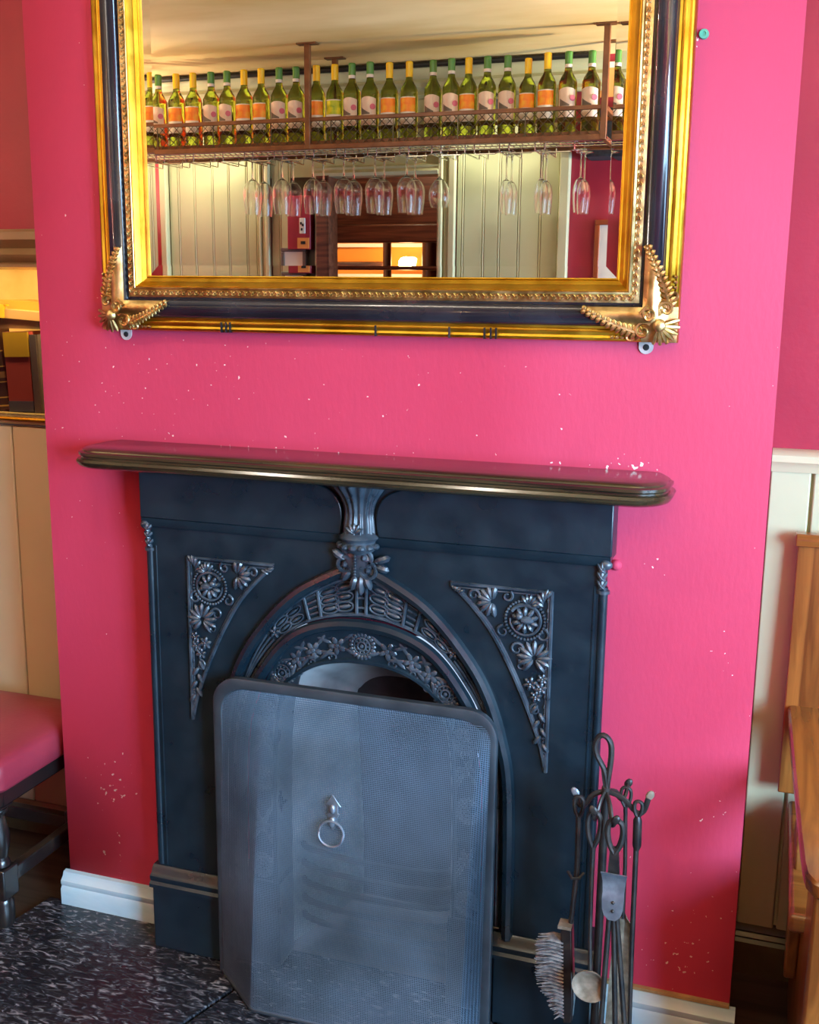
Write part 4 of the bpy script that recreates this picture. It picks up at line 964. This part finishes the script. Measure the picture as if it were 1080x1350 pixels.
picture('framed_picture', 'large picture in mahogany frame on the crimson wall in the mirror', -.822, -.36, 1.25, 1.793, .022, MAHOG, .02, [(.25, .75, .25, .75, mat('print_sepia', (.5, .42, .3), .6))])
po = thing('poster', 'orange poster with white heading high on the crimson wall', 'poster', (-.75, BY, 2.31))
b = MB(); b.box(-.838, -.67, BY, BY + .008, 2.312, 2.456); b.build('orange_sheet', mat('orange_print', (.72, .36, .12), .6), po)
b = MB(); b.box(-.838, -.67, BY + .008, BY + .0095, 2.432, 2.456); b.build('white_heading', WHITEP, po)
sp_ = thing('wall_speaker', 'black loudspeaker box fixed high on the crimson wall', 'speaker', (-.74, BY, 2.045))
b = MB(); b.box(-.858, -.62, BY, BY + .16, 2.047, 2.245); b.build('cabinet', NAVY, sp_, bevel=.008)
b = MB(); b.lathe([(.075, 0), (.070, .006), (.03, -.006), (0, -.002)], (-.74, BY + .161, 2.146), 24, axis='y'); b.build('cone', DARK, sp_)
# warm spot lamps fixed under the cornice, washing the panelled posts
for i, (x, pw) in enumerate(((-2.72, 11), (-1.27, 9))):
    s_ = thing('cornice_spotlight', ('spot lamp over the wide panelled post', 'spot lamp over the panelled post next to the crimson wall')[i], 'lamp', (x, BY + .14, 2.30), 'spot lamps over the posts')
    b = MB(); b.lathe([(0, 0), (.022, 0), (.026, -.05), (.022, -.05), (.018, -.01), (0, -.01)], (x, BY + .14, 2.30), 16); b.build('can', BLACKL, s_)
    b = MB(); b.tube([(x, BY + .05, 2.33), (x, BY + .10, 2.33), (x, BY + .14, 2.30)], .006, 8); b.build('arm', BLACKL, s_)
    l = bpy.data.lights.new('spot', 'SPOT'); l.energy = pw; l.color = (1.0, .94, .66); l.spot_size = 2.4; l.spot_blend = .6; l.shadow_soft_size = .02
    o = bpy.data.objects.new('spot_lamp_light', l); COL.objects.link(o); o.location = (x, BY + .14, 2.245); o.rotation_euler = (-.35, 0, 0)
# ceiling lamps over the room (in front of the fireplace and over the bar)
for i, (x, y, pw, c_) in enumerate(((-1.75, -1.20, 13, NEUT), (-.85, -1.20, 9, NEUT), (-2.9, -1.7, 3, WARM))):
    t_ = thing('ceiling_lamp', ('round ceiling lamp over the hearth on the stool side', 'round ceiling lamp over the hearth on the settle side', 'round ceiling lamp near the left side wall')[i], 'lamp', (x, y, CH - .06))
    b = MB(); b.lathe([(0, CH), (.09, CH), (.09, CH - .015), (0, CH - .015)], (x, y, 0), 24); b.build('rose', WHITEP, t_)
    l = bpy.data.lights.new('lamp', 'POINT'); l.energy = pw; l.color = c_; l.shadow_soft_size = .05
    o = bpy.data.objects.new('ceiling_lamp_light', l); COL.objects.link(o); o.location = (x, y, CH - .06)
# unseen bowl lights added on the walls to brighten the ceiling
for i, (x, y, pw) in enumerate(((1.62, -2.90, 30), (-3.60, -2.15, 62), (-3.60, -2.85, 46))):
    t_ = thing('fill_uplighter', ('added unseen fill bowl on the window wall by the bar', 'added unseen fill bowl on the left side wall', 'added unseen fill bowl in the corner by the bar')[i], 'lamp', (x, y, 1.82))
    b = MB(); b.lathe([(0, 0), (.05, .01), (.085, .05), (.095, .09), (.090, .09), (.078, .05), (.045, .018), (0, .012)], (x, y, 1.82), 24); b.build('bowl', WHITEP, t_)
    point_light('ceiling_fill_light', (x, y, 1.90), pw, WARM, .04)
t_ = thing('fill_floor_lamp', 'added unseen black floor lamp with upturned bowl near the bar', 'lamp', (.45, -2.50, 0))  # standing lamp out of view, added for more light on the ceiling
b = MB(); b.lathe([(0, 0), (.13, 0), (.13, .02), (.02, .035), (.014, .06), (.014, 1.80), (0, 1.80)], (.45, -2.50, 0), 24); b.build('pole', BLACKL, t_)
b = MB(); b.lathe([(0, 0), (.06, .012), (.12, .06), (.14, .10), (.135, .10), (.11, .06), (.05, .02), (0, .014)], (.45, -2.50, 1.80), 28); b.build('bowl', WHITEP, t_)
point_light('floor_fill_light', (.45, -2.50, 1.875), 150, WARM, .04)
point_light('passage_fill', (-2.0, -3.5, 2.32), 7, WARM, .05)  # unseen light added to lift the dark interior past the opening

# ------------------------------------------------------------------ hanging bottle rack
RF, RB, RL, RR, RZ = -2.50, -2.80, -3.25, -.705, 2.062
rk = thing('hanging_bottle_rack', 'brown metal bottle rack hung from the ceiling, seen in the mirror', 'rack', ((RL + RR) / 2, (RF + RB) / 2, RZ))
for y in (RF, RB):
    b = MB(); b.box(RL, RR, y - .011, y + .011, RZ, RZ + .020); b.build('lower_rail', RACKW, rk, bevel=.002)
    b = MB(); b.box(RL, RR, y - .008, y + .008, 2.176, 2.192); b.build('upper_rail', RACKW, rk, bevel=.002)
    for x in (RR - .012, -1.975, -3.22):
        b = MB(); b.box(x - .012, x + .012, y - .012, y + .012, RZ, CH - .005); po_ = b.build('post', RACKW, rk, bevel=.002)
        b = MB(); b.box(x - .045, x + .045, y - .02, y + .02, CH - .006, CH); b.build('ceiling_plate', RACKW, po_)
for x in (RL + .01, RR - .012):
    for z in (RZ + .01, 2.184): b = MB(); b.box(x - .009, x + .009, RB, RF, z - .009, z + .009); b.build('end_rail', RACKW, rk, bevel=.002)
for i in range(9):
    x = RL + .28 * (i + 1) - .02
    if x < RR - .1: b = MB(); b.box(x - .002, x + .002, RF - .002, RF + .002, RZ + .02, 2.176); b.build('mesh_upright', LATT, rk)
b = MB(); pz0, pz1 = RZ + .020, 2.176; hgt = pz1 - pz0; x = RL - hgt
while x < RR:
    for sg in (1, -1):
        xa, xb = (x, x + hgt) if sg > 0 else (x + hgt, x)
        za, zb = pz0, pz1; pts = []
        for (px1, pzz, px2, pz2) in ((xa, za, xb, zb),):
            t0 = 0 if xa >= RL else None
        if min(xa, xb) > RL and max(xa, xb) < RR - .02: b.tube([(xa, RF + .001 * sg, za), (xb, RF + .001 * sg, zb)], .0016, 4)
    x += .036
la = b.build('diamond_lattice', LATT, rk); la['kind'] = 'stuff'
b = MB(); x = RL + .02
while x < RR: b.tube([(x, RB, RZ + .012), (x, RF, RZ + .012)], .0022, 4); x += .026
for y in (RF - .075, RF - .15, RF - .225): b.tube([(RL, y, RZ + .008), (RR, y, RZ + .008)], .003, 5)
sw_ = b.build('wire_shelf', CHROME, rk); sw_['kind'] = 'stuff'
SLOT = [-2.875, -2.73, -2.58, -2.432, -2.285, -2.14, -1.992, -1.846, -1.702, -1.558, -1.416, -1.272, -1.126, -.978, -.818]
for a, c in zip(SLOT[:-1], SLOT[1:]):
    m_ = (a + c) / 2; hw = (c - a) / 2 - .020; zz = 2.034
    P = [(m_ - hw, RB + .02, RZ + .008), (m_ - hw, RB + .025, zz), (m_ - hw, RF - .045, zz), (m_ - hw + .006, RF - .030, zz - .004), (m_ - hw + .010, RF - .02, zz - .010), (m_ + hw - .010, RF - .02, zz - .010), (m_ + hw - .006, RF - .030, zz - .004), (m_ + hw, RF - .045, zz), (m_ + hw, RB + .025, zz), (m_ + hw, RB + .02, RZ + .008)]
    b = MB(); b.tube(P, .0026, 6); b.tube([(m_ - hw, RF - .05, zz), (m_ - hw, RF - .05, RZ + .008)], .0026, 6); b.tube([(m_ + hw, RF - .05, zz), (m_ + hw, RF - .05, RZ + .008)], .0026, 6); b.build('glass_hanger', CHROME, rk)

# ------------------------------------------------------------------ wine glasses hanging upside down
def glass(kind):
    g_ = thing('wine_glass', 'x', 'glass', (0, 0, 0), 'glasses hanging under the bottle rack')
    if kind == 'wide': bowl = [(.004, -.080), (.010, -.086), (.026, -.098), (.040, -.122), (.0425, -.150), (.040, -.190), (.034, -.236)]
    elif kind == 'round': bowl = [(.004, -.090), (.010, -.098), (.024, -.110), (.040, -.136), (.046, -.164), (.043, -.192), (.034, -.215)]
    else: bowl = [(.004, -.105), (.009, -.110), (.020, -.122), (.028, -.150), (.029, -.180), (.027, -.210), (.023, -.244)]
    def put(bm, n_):
        q = bpy.data.objects.new(n_, bm.mesh(n_, angle=60)); COL.objects.link(q); q.data.materials.append(CLEAR); q.parent = g_
    b = MB(); bs = smoothpts(bowl, 3); th = .0011
    inner = [(max(r - th, 0.0), h - (th * 2.5 if i < 4 else 0)) for i, (r, h) in enumerate(bs)]
    inner[0] = (0.0, bs[0][1] - .006)
    b.lathe([(0.0, bs[0][1])] + bs + inner[:0:-1] + [inner[0]], n=24); put(b, 'bowl')
    b = MB(); b.lathe([(0, bs[0][1] + .001), (.0042, bs[0][1] + .001), (.0034, bs[0][1] + .02), (.0034, -.012), (.007, -.004), (0, -.004)], n=10); put(b, 'stem')
    b = MB(); b.lathe([(0, -.004), (.012, -.003), (.036, .0), (.037, .001), (.036, .0022), (0, .004)], n=24); put(b, 'foot')
    return g_
PROTO = {}
def hang(kind, x, y, label):
    if kind not in PROTO: g_ = PROTO[kind] = glass(kind)
    else: g_ = copy_tree(PROTO[kind])
    g_.location = (x, y, 2.0382); g_['label'] = label; return g_
ORD = ['first', 'second', 'third', 'fourth', 'fifth', 'sixth', 'seventh', 'eighth', 'ninth', 'tenth', 'eleventh', 'twelfth', 'thirteenth', 'fourteenth']
for i, x in enumerate([-2.285, -2.14, -1.992, -1.846, -1.702, -1.558]):
    hang('wide', x, -2.585, 'front wide wine glass of the %s hanging pair from the left' % ORD[i])
    hang('wide', x, -2.70, 'rear wide wine glass of the %s hanging pair from the left' % ORD[i])
hang('round', -1.416, -2.60, 'round bowled glass hanging alone beside the wide glasses')
for i, x in enumerate([-1.126, -.978, -.818]):
    hang('narrow', x, -2.60, 'front narrow glass of the %s narrow pair from the left' % ORD[i]); hang('narrow', x, -2.69, 'rear narrow glass of the %s narrow pair from the left' % ORD[i])

# ------------------------------------------------------------------ wine bottles on the rack
def patch(r, z0, z1, a0, a1, n=12, top=None):
    b = MB(); P0, P1 = [], []
    for i in range(n + 1):
        a = a0 + (a1 - a0) * i / n; t = i / n
        P0.append((r * math.sin(a), r * math.cos(a), z0)); P1.append((r * math.sin(a), r * math.cos(a), z1 + (top(t) if top else 0)))
    return b.loft([P0, P1], closed=False)
def bottle(kind):
    """labels face +y, towards the fireplace"""
    o = thing('wine_bottle', 'x', 'bottle', (0, 0, 0), 'wine bottles along the hanging rack')
    def put(bm, n_, m, par=o):
        q = bpy.data.objects.new(n_, bm.mesh(n_, angle=50)); COL.objects.link(q); q.data.materials.append(m); q.parent = par; return q
    r = .0365
    b = MB(); b.lathe([(0, .006), (.022, .004), (.032, 0)] + smoothpts([(r - .001, .003), (r, .012), (r, .10), (r, .182), (.034, .198), (.026, .214), (.0175, .228), (.0145, .242), (.0142, .26), (.0142, .28)], 2) + [(0, .28)], n=24); put(b, 'glass_body', GREENG)
    cap = [(.0148, .244 if kind != 'green' else .258), (.0152, .262), (.0150, .296), (.0156, .298), (.0150, .304), (.013, .3065), (0, .3065)]
    b = MB(); b.lathe([(0, cap[0][1])] + cap, n=18); put(b, 'capsule', CAPG if kind == 'green' else CAPY)
    if kind == 'green':
        b = MB(); b.lathe([(.0146, .246), (.0152, .247), (.0152, .258), (.0146, .259)], n=18); put(b, 'collar', LAB_W)
        lb = put(patch(r + .0006, .056, .160, -1.05, 1.05, top=lambda t: .008 * math.sin(PI * t)), 'label', LAB_C)
        b = MB()
        put(patch(r + .0010, .098, .104, -.85, .30, 10, top=lambda t: .024 * (1 - t) ** 1.2), 'hill_print', HILL, lb)
        b = MB(); rs = .0115; a_ = .62; ctr = Vector((math.sin(a_) * (r + .0012), math.cos(a_) * (r + .0012), .128)); ux = Vector((math.cos(a_), -math.sin(a_), 0))
        ring = [tuple(ctr + ux * rs * math.cos(2 * PI * i / 16) + Vector((0, 0, rs * math.sin(2 * PI * i / 16))) + Vector((math.sin(a_), math.cos(a_), 0)) * .0016) for i in range(16)]
        ring2 = [tuple(Vector(p) - Vector((math.sin(a_), math.cos(a_), 0)) * .003) for p in ring]
        b.loft([ring2, ring], cap1=True); put(b, 'seal', SEAL, lb)
    else:
        put(patch(r + .0006, .105, .160, -1.05, 1.05), 'label', LAB_O if kind == 'yellow' else LAB_L)
        put(patch(r + .0006, .160, .164, -1.05, 1.05), 'label_edge', LAB_W); put(patch(r + .0006, .055, .105, -1.05, 1.05), 'lower_label', LAB_W)
    return o
SEQ = 'g y y g g y y g g y l g g y y g g y g g y y g g'.split()
BX = [-2.755, -2.665, -2.580, -2.492, -2.412, -2.326, -2.240, -2.156, -2.076, -1.979, -1.894, -1.813, -1.730, -1.644, -1.556, -1.452, -1.369, -1.297, -1.216, -1.133, -1.047, -.966, -.882, -.790]
KIND = {'g': 'green', 'y': 'yellow', 'l': 'lime'}; BP = {}; cnt = {'g': 0, 'y': 0, 'l': 0}
NUM = ['first', 'second', 'third', 'fourth', 'fifth', 'sixth', 'seventh', 'eighth', 'ninth', 'tenth', 'eleventh', 'twelfth', 'thirteenth']
def set_bottle(k, x, y, label, s=1.0, rz=0.0):
    if k not in BP: o = BP[k] = bottle(KIND[k])
    else: o = copy_tree(BP[k])
    o.location = (x, y, RZ + .0225 + .020); o.scale = (s, s, s); o.rotation_euler = (0, 0, rz); o['label'] = label; return o
for i, (k, x) in enumerate(zip(SEQ, BX)):
    n_ = NUM[cnt[k]]; cnt[k] += 1
    lab = {'g': 'green-capped wine bottle with cream label, %s green one from the left' % n_, 'y': 'yellow-capped wine bottle with orange label, %s orange one from the left' % n_, 'l': 'yellow-capped wine bottle with lime green label'}[k]
    set_bottle(k, x, -2.600 + random.uniform(-.006, .006), lab, {20: .96}.get(i, 1.03 if x < -1.7 else 1.01), random.uniform(-.12, .12))
set_bottle('y', -2.850, -2.60, 'yellow-capped wine bottle at the far left end of the rack')
set_bottle('g', -2.935, -2.60, 'green-capped wine bottle at the far left end of the rack')
b = MB(); b.box(RL + .02, RR - .03, RF - .145, RF - .055, RZ + .0145, RZ + .0422); b.build('bottle_tray', RACKW, rk)
